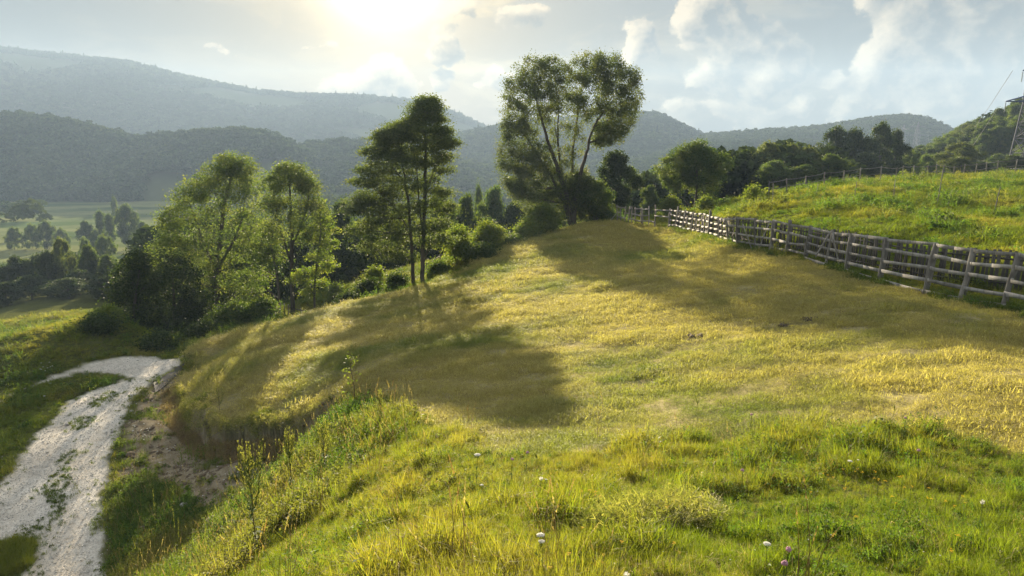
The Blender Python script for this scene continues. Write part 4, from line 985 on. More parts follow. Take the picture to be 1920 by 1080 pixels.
# right of the crest
place('round', 'small round bush in the gap right of the tallest tree', 1216, 84, 346, 26, cat='bush', name='bush')
bush('tree', 'rounded bright edged tree standing behind the far end of the fence', 1302, 73, 58, 0, 262, LM['mid'], 81, 18, .13, 24, 42, cat='tree', parts=('trunk', 'crown'), stemr=.14)
bush('bush', 'bright climbing bush over the far fence posts', 1258, 66, 14, 0, 372, LM['fresh'], 82, 6)
bush('bush', 'small bright bush between the round tree and the green meadow', 1322, 62, 12, 0, 374, LM['fresh'], 83, 5)
bush('young_tree', 'little yellow green sapling at the left tip of the green meadow', 1412, 55, 11, 0, 348, LM['fresh'], 84, 5, leaf_s=.09, tips=9, leaf_n=20)
for (k, lb, px, Y, top, rx) in [
    ('oval', 'round shrubby willow next to the bright edged tree', 1392, 92, 283, 36), ('pale', 'willow with its crown top just under the ridge, second from the left', 1437, 90, 264, 44),
    ('pale', 'tallest crown in the middle of the willow clump', 1478, 92, 268, 42), ('round', 'low front willow of the clump', 1450, 82, 300, 44), ('pale', 'willow of the clump with the brightest rim at the top', 1512, 90, 274, 36),
    ('round', 'rounded willow closing the clump on the right', 1550, 84, 288, 34), ('round', 'squat willow behind the meadow crest', 1505, 80, 308, 36),
    ('shade', 'tall dark tree with a flat layered crown right of the willow clump', 1560, 112, 234, 40), ('shade', 'dark tree merged with the layered crown', 1596, 110, 238, 36),
    ('shade', 'tallest dark tree with two tops left of the far pylon', 1645, 108, 226, 30), ('shade', 'dark tree with a notched crown nearest the far pylon', 1672, 110, 240, 26),
    ('shade', 'dark low tree filling the foot of the dark group', 1620, 104, 285, 40), ('shade', 'dark shrub at the right foot of the dark group', 1680, 98, 300, 26),
    ('pale', 'pale willow standing alone before the wooded hillside', 1800, 104, 266, 42), ('round', 'bush in the gap between the dark group and the pale willow', 1735, 120, 290, 30),
    ('round', 'small bush left of the pale willow foot', 1758, 98, 312, 20), ('shade', 'dark bush at the right foot of the pale willow', 1838, 98, 302, 20), ('shade', 'dark bush under the near pylon', 1898, 92, 290, 26),
    ('broad', 'broad low bush behind the ridge fence', 1705, 116, 284, 28)]:
    place(k, lb, px, Y, top, rx, cat='tree' if 'tree' in lb or 'willow' in lb or 'crown' in lb else 'bush', seed=px, name='tree' if 'tree' in lb or 'willow' in lb or 'crown' in lb else 'bush')
# wooded hillside at the right edge: every crown a tree
dg = bpy.context.evaluated_depsgraph_get(); dg.update()
hillo = bpy.data.objects['hill.002']
rg = np.random.default_rng(91); n = 0
SK = [(1690,296),(1740,281),(1780,258),(1820,240),(1860,222),(1900,204),(1950,186),(2050,165),(2200,145)]
for i in range(900):
    px = rg.uniform(1680, 2140); t = rg.random(); Y = 120 + 85 * t
    if n >= 150: break
    r_ = ray(px, 300); x = r_[0] / r_[1] * Y
    hit_, loc, nor, _ = hillo.ray_cast(Vector((x, Y, 200)), Vector((0, 0, -1)))
    if not hit_: continue
    s = rg.uniform(4.0, 6.5) / 8.0 * (1.0 if Y > 140 else .8); k = rg.choice(['round', 'oval', 'shade', 'broad', 'pale'], p=[.32, .2, .2, .2, .08])
    tm, cm = KIND[k]; root = empty('tree', (x, Y, loc.z - .3), 'rounded green tree among the many covering the right hillside', 'tree', 'trees covering the right hillside', rz=rg.uniform(0, 6.28)); sc_ = rg.uniform(.9, 1.35)
    root.scale = (s * sc_, s * sc_, s); obj('trunk', tm, root); obj('crown', cm, root); n += 1
for (lb, px, Y, top, rx) in [('spruce with a pointed top on the hillside skyline left of the near pylon', 1891, 188, 196, 11), ('smaller dark spruce lower on the hillside skyline', 1872, 186, 216, 8), ('spruce tip on the skyline behind the near pylon leg', 1908, 192, 200, 8)]:
    r_ = ray(px, 250); x = r_[0] / r_[1] * Y; hit_, loc, nor, _ = hillo.ray_cast(Vector((x, Y, 200)), Vector((0, 0, -1)))
    place('fir', lb, px, Y, top, rx, cat='tree', name='spruce_tree', base=(x, Y, (loc.z if hit_ else -5) - .3))
# valley trees behind the crest
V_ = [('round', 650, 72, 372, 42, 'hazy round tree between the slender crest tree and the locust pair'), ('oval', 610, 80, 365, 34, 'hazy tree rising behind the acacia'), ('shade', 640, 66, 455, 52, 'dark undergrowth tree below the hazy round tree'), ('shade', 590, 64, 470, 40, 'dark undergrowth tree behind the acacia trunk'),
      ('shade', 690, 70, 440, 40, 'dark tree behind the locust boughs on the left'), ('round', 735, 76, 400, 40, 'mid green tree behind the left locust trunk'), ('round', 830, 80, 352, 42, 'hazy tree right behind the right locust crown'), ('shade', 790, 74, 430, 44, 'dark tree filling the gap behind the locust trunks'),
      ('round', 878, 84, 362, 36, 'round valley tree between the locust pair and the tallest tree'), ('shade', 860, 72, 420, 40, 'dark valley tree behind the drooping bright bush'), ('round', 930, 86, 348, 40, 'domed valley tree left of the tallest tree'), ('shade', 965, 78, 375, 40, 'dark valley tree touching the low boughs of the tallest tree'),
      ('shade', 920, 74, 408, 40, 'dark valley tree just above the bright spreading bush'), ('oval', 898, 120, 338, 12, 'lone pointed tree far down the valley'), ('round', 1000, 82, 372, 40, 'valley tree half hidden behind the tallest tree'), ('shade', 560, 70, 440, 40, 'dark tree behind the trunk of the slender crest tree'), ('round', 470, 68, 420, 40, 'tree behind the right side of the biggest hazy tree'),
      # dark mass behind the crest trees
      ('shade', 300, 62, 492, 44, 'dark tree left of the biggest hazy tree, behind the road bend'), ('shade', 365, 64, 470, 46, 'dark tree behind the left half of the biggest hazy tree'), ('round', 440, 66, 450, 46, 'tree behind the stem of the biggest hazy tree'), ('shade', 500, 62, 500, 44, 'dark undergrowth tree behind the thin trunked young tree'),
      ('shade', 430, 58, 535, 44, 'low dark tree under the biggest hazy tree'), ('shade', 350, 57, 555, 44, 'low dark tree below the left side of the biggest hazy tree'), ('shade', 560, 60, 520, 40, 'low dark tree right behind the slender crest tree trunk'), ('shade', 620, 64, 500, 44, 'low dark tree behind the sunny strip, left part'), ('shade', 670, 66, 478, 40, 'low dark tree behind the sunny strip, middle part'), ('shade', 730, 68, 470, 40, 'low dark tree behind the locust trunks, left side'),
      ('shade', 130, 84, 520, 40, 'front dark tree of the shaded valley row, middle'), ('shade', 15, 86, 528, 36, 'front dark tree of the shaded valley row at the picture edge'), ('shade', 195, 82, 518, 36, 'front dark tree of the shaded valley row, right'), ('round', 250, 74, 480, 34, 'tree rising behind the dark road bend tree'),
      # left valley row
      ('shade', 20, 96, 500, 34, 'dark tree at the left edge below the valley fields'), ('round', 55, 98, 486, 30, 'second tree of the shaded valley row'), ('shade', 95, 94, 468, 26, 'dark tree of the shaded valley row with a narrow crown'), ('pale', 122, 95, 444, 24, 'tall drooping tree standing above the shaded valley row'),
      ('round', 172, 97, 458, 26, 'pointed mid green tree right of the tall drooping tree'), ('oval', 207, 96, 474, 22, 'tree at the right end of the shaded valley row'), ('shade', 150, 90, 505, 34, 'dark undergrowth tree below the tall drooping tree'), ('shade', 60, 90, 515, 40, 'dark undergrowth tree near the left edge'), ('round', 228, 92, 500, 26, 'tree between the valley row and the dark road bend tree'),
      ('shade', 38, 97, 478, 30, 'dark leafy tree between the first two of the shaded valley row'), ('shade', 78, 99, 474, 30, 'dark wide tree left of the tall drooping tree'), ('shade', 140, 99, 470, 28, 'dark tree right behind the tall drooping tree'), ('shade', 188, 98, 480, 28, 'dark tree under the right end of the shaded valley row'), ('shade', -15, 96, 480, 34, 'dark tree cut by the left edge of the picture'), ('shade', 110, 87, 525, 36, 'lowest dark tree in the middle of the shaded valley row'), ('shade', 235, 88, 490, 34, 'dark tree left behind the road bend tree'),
      ('broad', 200, 150, 442, 26, 'low broad bush behind the shaded valley row'), ('broad', 165, 152, 446, 18, 'small dark bush behind the shaded valley row'),
      ('round', 241, 225, 382, 28, 'large round tree alone in the middle of the valley fields'), ('oval', 192, 235, 392, 14, 'left companion of the large round valley tree'), ('oval', 209, 228, 398, 14, 'small tree leaning to the large round valley tree'), ('shade', 165, 222, 412, 16, 'dark low tree left of the round valley group'), ('oval', 218, 300, 366, 8, 'slim tree at the field edge above the round valley tree'), ('round', 272, 222, 415, 18, 'low tree at the right side of the round valley group'),
      ('broad', 90, 226, 414, 22, 'hedge bush on the left of the valley fields'), ('broad', 62, 226, 420, 18, 'smaller hedge bush on the left of the valley fields'), ('broad', 28, 224, 426, 18, 'hedge bush close to the left edge of the picture'), ('broad', 118, 223, 428, 16, 'low hedge bush in the middle of the field hedge'), ('broad', 180, 200, 436, 18, 'hedge bush before the dark low tree'),
      ('round', 1215, 150, 318, 40, 'hazy tree far behind the fence end'), ('round', 1180, 160, 312, 36, 'hazy tree seen just right of the dark round tree'), ('broad', 1245, 170, 310, 34, 'hazy tree in the far gap left of the bright edged tree')]
for i, (k, px, Y, top, rx, lb) in enumerate(V_):
    bs = 'bush' in lb; place(k, lb, px, Y, top, rx, cat='bush' if bs else 'tree', name='bush' if bs else 'tree', seed=i)
# woods on the valley floor that read as one mass
x, y, r, rg = candidates(5200, 300, 900, -45, 40, 1.0, 95)
k = (fbm(x, y, 130, 3, 96) > .12) | ((r > 130) & (r < 300) & (x > -10)); k &= ~((x < -30) & (r < 480) & (fbm(x, y, 45, 2, 97) < .42)); x, y, r = x[k], y[k], r[k]
put('valley_woods', 'hazy copses scattered over the valley floor', x, y, rg, rg.uniform(6, 11, len(x)), rg.random(len(x)) * .7, far_coll, 5, .02, nrm=False)
x, y, r, rg = candidates(2600, 95, 260, -14, 22, 1.0, 98); k = fbm(x, y, 40, 3, 99) > -.25; x, y, r = x[k], y[k], r[k]
put('valley_woods', 'green woodland in the dip beyond the crest trees', x, y, rg, rg.uniform(3.5, 6.5, len(x)), rg.random(len(x)) * .7, far_coll, 5, .02, nrm=False)
x, y, r, rg = candidates(4200, 100, 420, -25.5, -8, 1.0, 92); k = (fbm(x, y, 40, 3, 99) > -.35) & ~((r > 150) & (np.degrees(np.arctan2(x, y)) < -24)); x, y, r = x[k], y[k], r[k]
put('valley_woods', 'green woodland filling the valley behind the hazy left trees', x, y, rg, rg.uniform(5, 9, len(x)), rg.random(len(x)) * .8, far_coll, 5, .02, nrm=False)
print('leaf tris', sum(TRI), time.time() - T0)

# ------------------------------------------------------------------ fences
M_WOOD = wood_mat('weathered_wood', (0.15, 0.14, 0.125), (0.36, 0.34, 0.315), 9, .85, (1, 1, .12))
M_POST = wood_mat('old_post_wood', (0.10, 0.09, 0.078), (0.27, 0.25, 0.22), 9, .9, (1, 1, .12))
M_PALE = wood_mat('paling_wood_shaded', (0.045, 0.040, 0.035), (0.12, 0.108, 0.095), 9, .9, (1, 1, .12))  # wood colour darkened to carry the backlit shade on the palings
def yy(px): return float(np.interp(px, FX, FY))
rg = np.random.default_rng(15)
def post(mb, base, top, r, k=6):
    base = np.asarray(base, float); top = np.asarray(top, float); t = np.linspace(0, 1, 5)[:, None]
    pts = base + (top - base) * t; pts[1:-1] += rg.normal(0, .012, (3, 3)); mb.tube(pts, r * np.array([1.05, 1, .97, .93, .85]), k, True, .09)
POSTS = [ # base px, top px, top py, doubled
 (1158,1157,384,0),(1164,1163,392,0),(1171,1173,387,0),(1178,1181,387,0),(1184,1185,387,0),(1191,1191,388,0),(1203,1203,389,1),(1217,1217,386,0),(1227.5,1229,384,0),(1252.5,1257,391,1),
 (1265,1272,387,0),(1278,1286,394,0),(1296,1301,397,0),(1313,1319,401,0),(1328,1332,394,1),(1348,1348,406,0),(1367,1362,414,0),(1384,1381,406,1),(1415,1416,409,0),(1443,1450,413,1),(1473,1481,412,1),(1507,1520,423,1),(1547,1561,431,0),
 (1584,1596,437,1),(1646,1662,446,1),(1731,1755,456,1),(1798,1825,465,1),(1877,1909,474,1),(1990,2030,492,1),(2110,2160,512,1)]
RTX = [1157,1203,1257,1319,1345,1378,1381.5,1450,1481,1520,1561,1592,1596,1662,1755,1825,1909,2030,2160]
RTY = [387,391,392,401,407,412,406,413,419,425,435,443,437,446,456,465,474,492,512]
froot = empty('rail_fence', ground_at(1646, 25), 'weathered grey post and rail fence with leaning double posts along the mown meadow', 'fence')
fb = np.array(froot.location)
info = []
for (bx, tx, ty, dbl) in POSTS:
    Yp = yy(bx); g = ground_at(bx, Yp); Yt = Yp + (0.10 if Yp < 30 else 0)
    tp = P(tx, ty, Yt); info.append((g, P(tx, float(np.interp(tx, RTX, RTY)) , Yt), dbl))
    r = .072 if dbl else .056
    mb = MB(); post(mb, g - fb - np.array([0, 0, .2]), tp - fb, r); mb.build('post', M_POST, froot, True)
    if dbl:
        o = np.array([.13, .10, 0]); mb = MB(); post(mb, g - fb + o - np.array([0, 0, .2]), tp - fb + o * .55 + np.array([0, 0, rg.uniform(-.16, .02)]), r * .9); mb.build('post', M_POST, froot, True)
for i in range(len(info) - 1):
    g0, t0_, _ = info[i]; g1, t1_, _ = info[i + 1]
    px = POSTS[i][0]
    fr = (.03, .26, .49, .72, .93) if px > 1500 else ((.04, .30, .55, .80) if px > 1240 else (.05, .38, .70))
    for q, f in enumerate(fr):
        if px < 1240 and rg.random() < .25: continue
        if px == 1547 and q == 4: continue
        j = rg.normal(0, .011, 2) * (1 if px > 1500 else 2.0)
        a = t0_ + (g0 - t0_) * (f + j[0]); b = t1_ + (g1 - t1_) * (f + j[1]); d = (b - a) / np.linalg.norm(b - a)
        off = np.array([0, -.055, 0]); wdt = .115
        mb = MB(); m = (a + b) / 2 + np.array([0, 0, -.012 * rg.random()])
        mb.plank(a - d * .10 + off - fb, m + off - fb, wdt * rg.uniform(.85, 1.1), .028); mb.plank(m + off - fb, b + d * .06 + off - fb, wdt * rg.uniform(.85, 1.1), .0275)
        mb.build('rail', M_WOOD, froot)
for (x0, y0, x1, y1, Yb) in [(1555,437,1529,482,28.6),(1561,437,1575,507,28.2),(1422,468,1444,413,36.5),(1410,467,1393,420,37.5),(1139,421,1156,399,62),(1590,478,1606,441,27.6)]:
    mb = MB(); a = P(x0, y0, Yb); b = P(x1, y1, Yb); post(mb, a - fb, b - fb, .035, 5); mb.build('brace', M_WOOD, froot, True)
# palings behind the rails
proot = empty('paling_fence', ground_at(1700, 26), 'dark fence of close set upright palings running behind the rail fence', 'fence'); pb = np.array(proot.location)
PX = np.array([1262, 1300, 1348, 1384, 1443, 1507, 1584, 1646, 1731, 1798, 1900, 2010, 2130], float)
PTOP = np.array([397, 401, 408, 406, 413, 424, 434, 446, 458, 464, 474, 490, 508], float)
PYY = np.array([yy(a) + (1.0 if a < 1400 else 1.6 + (a - 1400) / 500 * 2.0) for a in PX])
line = np.array([ground_at(a, b_) for a, b_ in zip(PX, PYY)]); sl = np.r_[0, np.cumsum(np.hypot(*np.diff(line[:, :2], axis=0).T))]
tops = np.array([P(a, t_, b_)[2] for a, t_, b_ in zip(PX, PTOP, PYY)])
n = int(sl[-1] / .15); pos = []
for i in range(n):
    s_ = i * .15 + rg.normal(0, .015); x = np.interp(s_, sl, line[:, 0]); y = np.interp(s_, sl, line[:, 1]); pos.append((x, y, np.interp(s_, sl, tops), s_))
zz = height(np.array([p[0] for p in pos]), np.array([p[1] for p in pos]))
rest = MB(); pm = []
for k in range(4):
    mb = MB(); w_ = .036 + .007 * k
    mb.box((0, 0, .5), (w_, 0, 0), (0, .012, 0), (0, 0, .5)); mb.V[-1] = mb.V[-1] + rg.normal(0, .006, mb.V[-1].shape); pm.append(mb.mesh('paling', M_PALE))
dirx = np.gradient(line[:, :2], axis=0)
cnt = 0
for i in range(n - 1, -1, -1):
    x, y, zt, s_ = pos[i]; z0 = zz[i] - .05; h = max(.5, zt - z0 + rg.normal(0, .035)); ln = rg.normal(0, .02)
    if rg.random() < .05: continue
    dx = np.interp(s_, sl, dirx[:, 0]); dy = np.interp(s_, sl, dirx[:, 1]); a = math.atan2(dy, dx)
    if cnt < 290:
        o = obj('paling', pm[i % 4], proot, (x - pb[0], y - pb[1], z0 - pb[2])); o.scale = (1, 1, h); o.rotation_euler = (rg.normal(0, .03), ln + .05, a); cnt += 1
    else: rest.box((x - pb[0], y - pb[1], z0 - pb[2] + h / 2), (math.cos(a) * .045, math.sin(a) * .045, 0), (0, .012, 0), (ln * h / 2, 0, h / 2))
if rest.n: 
    o = rest.build('palings', M_PALE, proot); o['kind'] = 'stuff'
for j, f in enumerate((.2, .82)):
    for i in range(len(line) - 1):
        a = line[i].copy(); b = line[i + 1].copy(); a[2] = a[2] + (tops[i] - a[2]) * f; b[2] = b[2] + (tops[i + 1] - b[2]) * f
        mb = MB(); off = np.array([0, -.035, 0]); mb.plank(a + off - pb, b + off - pb, .06, .03); mb.build('rail', M_PALE, proot)
# ridge fence on the green meadow
rroot = empty('ridge_fence', ground_at(1767, 66), 'dark pole fence along the skyline of the green meadow', 'fence'); rb = np.array(rroot.location)
RP = [(1440,366,346,60),(1475,360,343,61),(1510,354,340,62),(1545,350,338,63),(1580,348,335,64),(1612,346,332,65),(1650,345,331,65),(1678,343,329,66),(1692,343,328,66),(1712,341,324,66),(1737,339,323,67),(1755,338,322,67),(1767,341,318,67),(1787,333,318,68),(1806,334,317,69),(1828,333,315,70),(1849,333,312,71),(1869,331,312,72),(1903,327,311,73),(1945,326,309,74),(1990,326,308,74)]
rp = []
for (px, by, ty, Yp) in RP:
    g = ground_at(px, Yp); h = 1.25 + rg.normal(0, .08); lean = rg.normal(0, .05, 2); tp = g + np.array([lean[0], lean[1], h]); rp.append((g, tp))
    mb = MB(); post(mb, g - rb - np.array([0, 0, .2]), tp - rb, .05); mb.build('post', M_POST, rroot, True)
for i in range(len(rp) - 1):
    for f in (.92, .5):
        a = rp[i][0] * (1 - f) + rp[i][1] * f; b = rp[i + 1][0] * (1 - f) + rp[i + 1][1] * f; m = (a + b) / 2 + np.array([0, 0, -.05])
        mb = MB(); mb.tube([a - rb, m - rb, b - rb], .032, 5); mb.build('rail', M_POST, rroot, True)
# thin stakes with wire on the green meadow
for i, (bx, by, tx, ty, lb) in enumerate([(1448,382,1450,343,'leaning stake at the left tip of the green meadow'), (1530,371,1534,344,'thin stake on the green meadow above the crossed fence braces'), (1603,366,1607,340,'thin twiggy stake left of the middle of the green meadow'), (1675,372,1679,336,'straight thin stake in the middle of the green meadow'),
        (1757,383,1768,318,'tallest crooked stake on the green meadow'), (1862,404,1876,350,'leaning stake low on the green meadow at the right')]):
    g = hits([bx], [by])[0] if by < 412 else ground_at(bx, 40); tp = P(tx, ty, g[1] + .1); mb = MB(); post(mb, -np.array([0, 0, .1]), tp - g, .026, 5)
    o = mb.build('fence_stake', M_POST, None, True); o.location = tuple(g); tag(o, lb, 'stake', 'stakes on the green meadow')
# low rail fence between the crest trees
croot = empty('crest_fence', ground_at(560, 49.6), 'broken low rail fence between the crest tree trunks', 'fence'); cb = np.array(croot.location); pr = []
for px in (527, 534, 541, 566, 590, 625, 660):
    g = ground_at(px, 49.8); tp = g + np.array([rg.normal(0, .04), 0, .95]); mb = MB(); post(mb, g - cb - np.array([0, 0, .2]), tp - cb, .04); mb.build('post', M_POST, croot, True); pr.append((g, tp))
for i in range(2, len(pr) - 1):
    for f in (.85, .45):
        a = pr[i][0] * (1 - f) + pr[i][1] * f; b = pr[i + 1][0] * (1 - f) + pr[i + 1][1] * f; mb = MB(); mb.tube([a - cb, b - cb], .03, 5); mb.build('rail', M_POST, croot, True)
croot = empty('strip_fence', ground_at(830, 54), 'old pole fence climbing the sunny strip right of the locust pair', 'fence'); cb = np.array(croot.location); pr = []
for px, Yp in ((800, 51), (826, 52.5), (852, 54), (880, 56)):
    g = ground_at(px, Yp); tp = g + np.array([0, 0, 1.1]); mb = MB(); post(mb, g - cb - np.array([0, 0, .2]), tp - cb, .045); mb.build('post', M_POST, croot, True); pr.append((g, tp))
for i in range(len(pr) - 1):
    for f in (.9, .55):
        a = pr[i][0] * (1 - f) + pr[i][1] * f; b = pr[i + 1][0] * (1 - f) + pr[i + 1][1] * f; mb = MB(); mb.tube([a - cb, b - cb], .035, 5); mb.build('rail', M_POST, croot, True)

# ------------------------------------------------------------------ pylons and power lines
M_STEEL = flat_mat('galvanised_steel', (0.12, 0.125, 0.15), 0.7, .1)
M_WIRE = flat_mat('aluminium_wire', (0.22, 0.23, 0.24), 0.9, 0)
M_BLUE = flat_mat('blue_painted_steel', (0.07, 0.10, 0.22), 0.6)
M_GLASS = flat_mat('insulator', (0.20, 0.22, 0.22), 0.3)
def pylon(label, px, Y, z0, z1, w0, w1, rot, arms, th, insul=True):
    c = ray(px, 300); x = c[0] / c[1] * Y; root = empty('pylon', (x, Y, z0), label, 'pylon'); Hh = z1 - z0
    ca, sa = math.cos(rot), math.sin(rot)
    def cor(t, i):
        w_ = (w0 * (1 - t) + w1 * t) if t < .72 else (w0 * .28 + w1 * .72) * (1 - (t - .72) / .28) + .15
        a, b = ((-1, -1), (1, -1), (1, 1), (-1, 1))[i % 4]; a *= w_; b *= w_
        return np.array([a * ca - b * sa, a * sa + b * ca, Hh * t])
    ts = [0, .13, .25, .36, .46, .55, .63, .72, .80, .88, .95, 1.0]
    for i in range(4):
        mb = MB(); mb.tube([cor(t, i) for t in ts], th, 4); mb.build('leg', M_STEEL, root)
    for i in range(4):
        mb = MB()
        for k in range(len(ts) - 1):
            a, b = cor(ts[k], i), cor(ts[k + 1], i + 1); c_, d = cor(ts[k], i + 1), cor(ts[k + 1], i)
            mb.tube([a, b], th * .55, 3); mb.tube([c_, d], th * .55, 3); mb.tube([d, b], th * .55, 3)
        mb.build('lattice', M_STEEL, root)
    for (t, L) in arms:
        for sgn in (-1, 1):
            mb = MB(); tip = np.array([sgn * L, 0, Hh * t]); 
            for q in (-.5, .5): mb.tube([np.array([sgn * .5, q, Hh * t]), tip], th * .8, 4); mb.tube([np.array([sgn * .5, q, Hh * t + 1.1]), tip], th * .8, 4)
            for k in range(1, 6):
                f = k / 6; a = np.array([sgn * .5, .5, Hh * t]) * (1 - f) + tip * f; b = np.array([sgn * .5, -.5, Hh * t + 1.1]) * (1 - f) + tip * f; mb.tube([a, b], th * .4, 3)
            mb.build('cross_arm', M_BLUE if insul else M_STEEL, root)
            if insul:
                mb = MB()
                for k in range(9): mb.blob(tip - np.array([0, 0, .25 + k * .16]), (.11, .11, .05), 7, 4)
                mb.tube([tip, tip - np.array([0, 0, 1.7])], .02, 4); mb.build('insulator', M_GLASS, root)
    return root
zt = P(1928, 96, 112)[2]; zb = P(1900, 330, 112)[2]
pylon('steel lattice pylon cut by the right edge of the picture', 1928, 112, zb - 1.5, zt, 2.1, .6, .45, [(.635, 4.6), (.86, 2.6)], .10)
zt = P(1715, 229, 560)[2]; pylon('distant lattice pylon standing before the rounded mountain', 1715, 560, P(1715, 318, 560)[2], zt, 2.6, .9, .1, [(.72, 12), (.90, 6)], .12, False)
def wire(lb, a, b, sag, r):
    a, b = np.asarray(a), np.asarray(b); t = np.linspace(0, 1, 24)[:, None]; p = a * (1 - t) + b * t; p[:, 2] -= (4 * sag * t * (1 - t))[:, 0]
    mb = MB(); mb.tube(p - a, r, 4, False); o = mb.build('power_line', M_WIRE, None, True); o.location = tuple(a); tag(o, lb, 'cable')
zt = P(1689, 234, 600)[2]; pylon('second distant pylon just left of the first, half faded', 1689, 600, P(1689, 318, 600)[2], zt, 2.2, .8, .3, [(.90, 5)], .10, False)
wire('power line looping between the tops of the two distant pylons', P(1689, 235, 600), P(1715, 230, 560), 4.0, .07)
wire('short power line loop below the arms of the distant pylons', P(1689, 252, 600), P(1704, 250, 560), 6.0, .07)
NT_ = P(1874, 180, 112)
wire('long power line from the top of the far pylon to the near pylon', P(1715, 229, 560), P(1899, 132, 112), 24.0, .03)
wire('power line from the far pylon to the long arm of the near pylon', P(1690, 247, 560), NT_ - np.array([0, 0, 1.7]), 30.0, .03)
wire('power line from the right arm of the far pylon to the near pylon', P(1740, 247, 560), P(1985, 190, 112), 26.0, .03)

# ------------------------------------------------------------------ single plants, flowers, stones
M_STEM = flat_mat('flower_stem', (0.10, 0.15, 0.035), .7, 0, .35)
M_WHITE = flat_mat('white_petals', (0.78, 0.77, 0.72), .7, 0, .3)
M_PINK = flat_mat('pink_petals', (0.62, 0.36, 0.48), .7, 0, .3)
M_YELLOW = flat_mat('yellow_petals', (0.75, 0.50, 0.02), .7, 0, .3)
M_BROWNSTEM = flat_mat('brown_stem', (0.16, 0.11, 0.06), .8, 0, .2)
M_SEED = leaf_mat('seed_spikes', (0.24, 0.25, 0.07), (0.42, 0.39, 0.13), None, .45, vary=.1)
def foot_of(px, py, h):
    """ground point under a plant whose top shows at px,py and which is h metres tall"""
    y = py + 12
    for _ in range(4):
        g = hits([px], [min(y, 1300)], 2.2, 60, 300)[0]; y = py + h * F / g[1] * .95
    return g
def scaled(c, k): return np.asarray(c) * k
def umbel(mb, c, R_, n, rg, s):
    for i in range(n):
        a = i * 2.4; r = R_ * math.sqrt(i / n); mb.blob(np.asarray(c) + [r * math.cos(a), r * math.sin(a), -.25 * r * r / R_ + rg.normal(0, s * .2)], (s, s, s * .5), 5, 3, .1)
def flower_proto(kind, seed):
    rg = np.random.default_rng(seed); st = MB(); hd = MB(); h = 1.0
    lean = rg.normal(0, .06, 2); top = np.array([lean[0], lean[1], 1.0])
    if kind == 'umbel':
        st.tube([(0, 0, -.1), (lean[0] * .4, lean[1] * .3, .45), top * .88], .010, 4, False)
        for i in range(9):
            a = i * .7; st.tube([top * .88, top + np.array([.10 * math.cos(a), .10 * math.sin(a), -.02])], .004, 3, False)
        umbel(hd, top, .13, 46, rg, .022)
        for z in (.3, .55): st.face([(0, 0, z), (.10, .04, z + .08), (.2, 0, z + .06), (.1, -.04, z + .06)])
    elif kind == 'clover':
        st.tube([(0, 0, -.1), top * .5 + [0.02, 0, 0], top * .95], .012, 4, False)
        for i in range(26):
            u = rg.normal(size=3); u /= np.linalg.norm(u); u[2] = abs(u[2]) * 1.0 - .2; hd.blob(top + u * .055, (.020, .020, .034), 4, 3, .1)
        for k in range(3): a = k * 2.1; st.face([(0, 0, .5), (.07 * math.cos(a - .4), .07 * math.sin(a - .4), .55), (.12 * math.cos(a), .12 * math.sin(a), .55), (.07 * math.cos(a + .4), .07 * math.sin(a + .4), .55)])
    elif kind == 'yellow':
        st.tube([(0, 0, -.1), top * .5 + [0.02, 0, 0], top * .95], .010, 4, False)
        for j in range(5):
            c = top + rg.normal(0, .05, 3) * [1, 1, .5]
            for k in range(6):
                a = k * 1.047 + j; hd.face([c, c + [.030 * math.cos(a - .3), .030 * math.sin(a - .3), .012], c + [.052 * math.cos(a), .052 * math.sin(a), .008], c + [.030 * math.cos(a + .3), .030 * math.sin(a + .3), .012]])
            hd.blob(c, (.014, .014, .012), 5, 3)
    elif kind == 'daisy':
        st.tube([(0, 0, -.1), top * .5 + [0.02, 0, 0], top], .009, 4, False)
        for k in range(12):
            a = k * .5236; hd.face([top, top + [.05 * math.cos(a - .16), .05 * math.sin(a - .16), .012], top + [.085 * math.cos(a), .085 * math.sin(a), .0], top + [.05 * math.cos(a + .16), .05 * math.sin(a + .16), .012]])
        hd.blob(top, (.022, .022, .016), 6, 4)
    elif kind == 'clock':
        st.tube([(0, 0, -.1), top * .5 + [0.02, 0, 0], top], .010, 4, False)
        for i in range(110):
            u = rg.normal(size=3); u /= np.linalg.norm(u); v_ = np.cross(u, [.3, .5, .8]); v_ /= np.linalg.norm(v_); hd.face([top + u * .01, top + u * .12 + v_ * .012, top + u * .12 - v_ * .012])
    m = {'umbel': M_WHITE, 'clover': M_PINK, 'yellow': M_YELLOW, 'daisy': M_WHITE, 'clock': M_WHITE}[kind]
    return st.mesh('stem', M_STEM), hd.mesh('flower_head', m)
FP = {k: [flower_proto(k, 500 + i) for i in range(2)] for k in ('umbel', 'clover', 'yellow', 'daisy', 'clock')}
fc = 0
def flower(kind, name, label, px, py, h, group=None, fat=1.0):
    global fc
    g = foot_of(px, py, h); st, hd = FP[kind][fc % 2]; fc += 1
    tp = P(px, py, g[1]); hh = max(.08, tp[2] - g[2]); root = empty(name, tuple(g), label, 'flower', group, rz=fc * 1.3)
    a = obj('stem', st, root); b_ = obj('flower_head', hd, root); k = h * fat
    k *= .62; a.scale = (k, k, hh); b_.scale = (k, k, k); b_.location = (0, 0, hh - k)
    return root
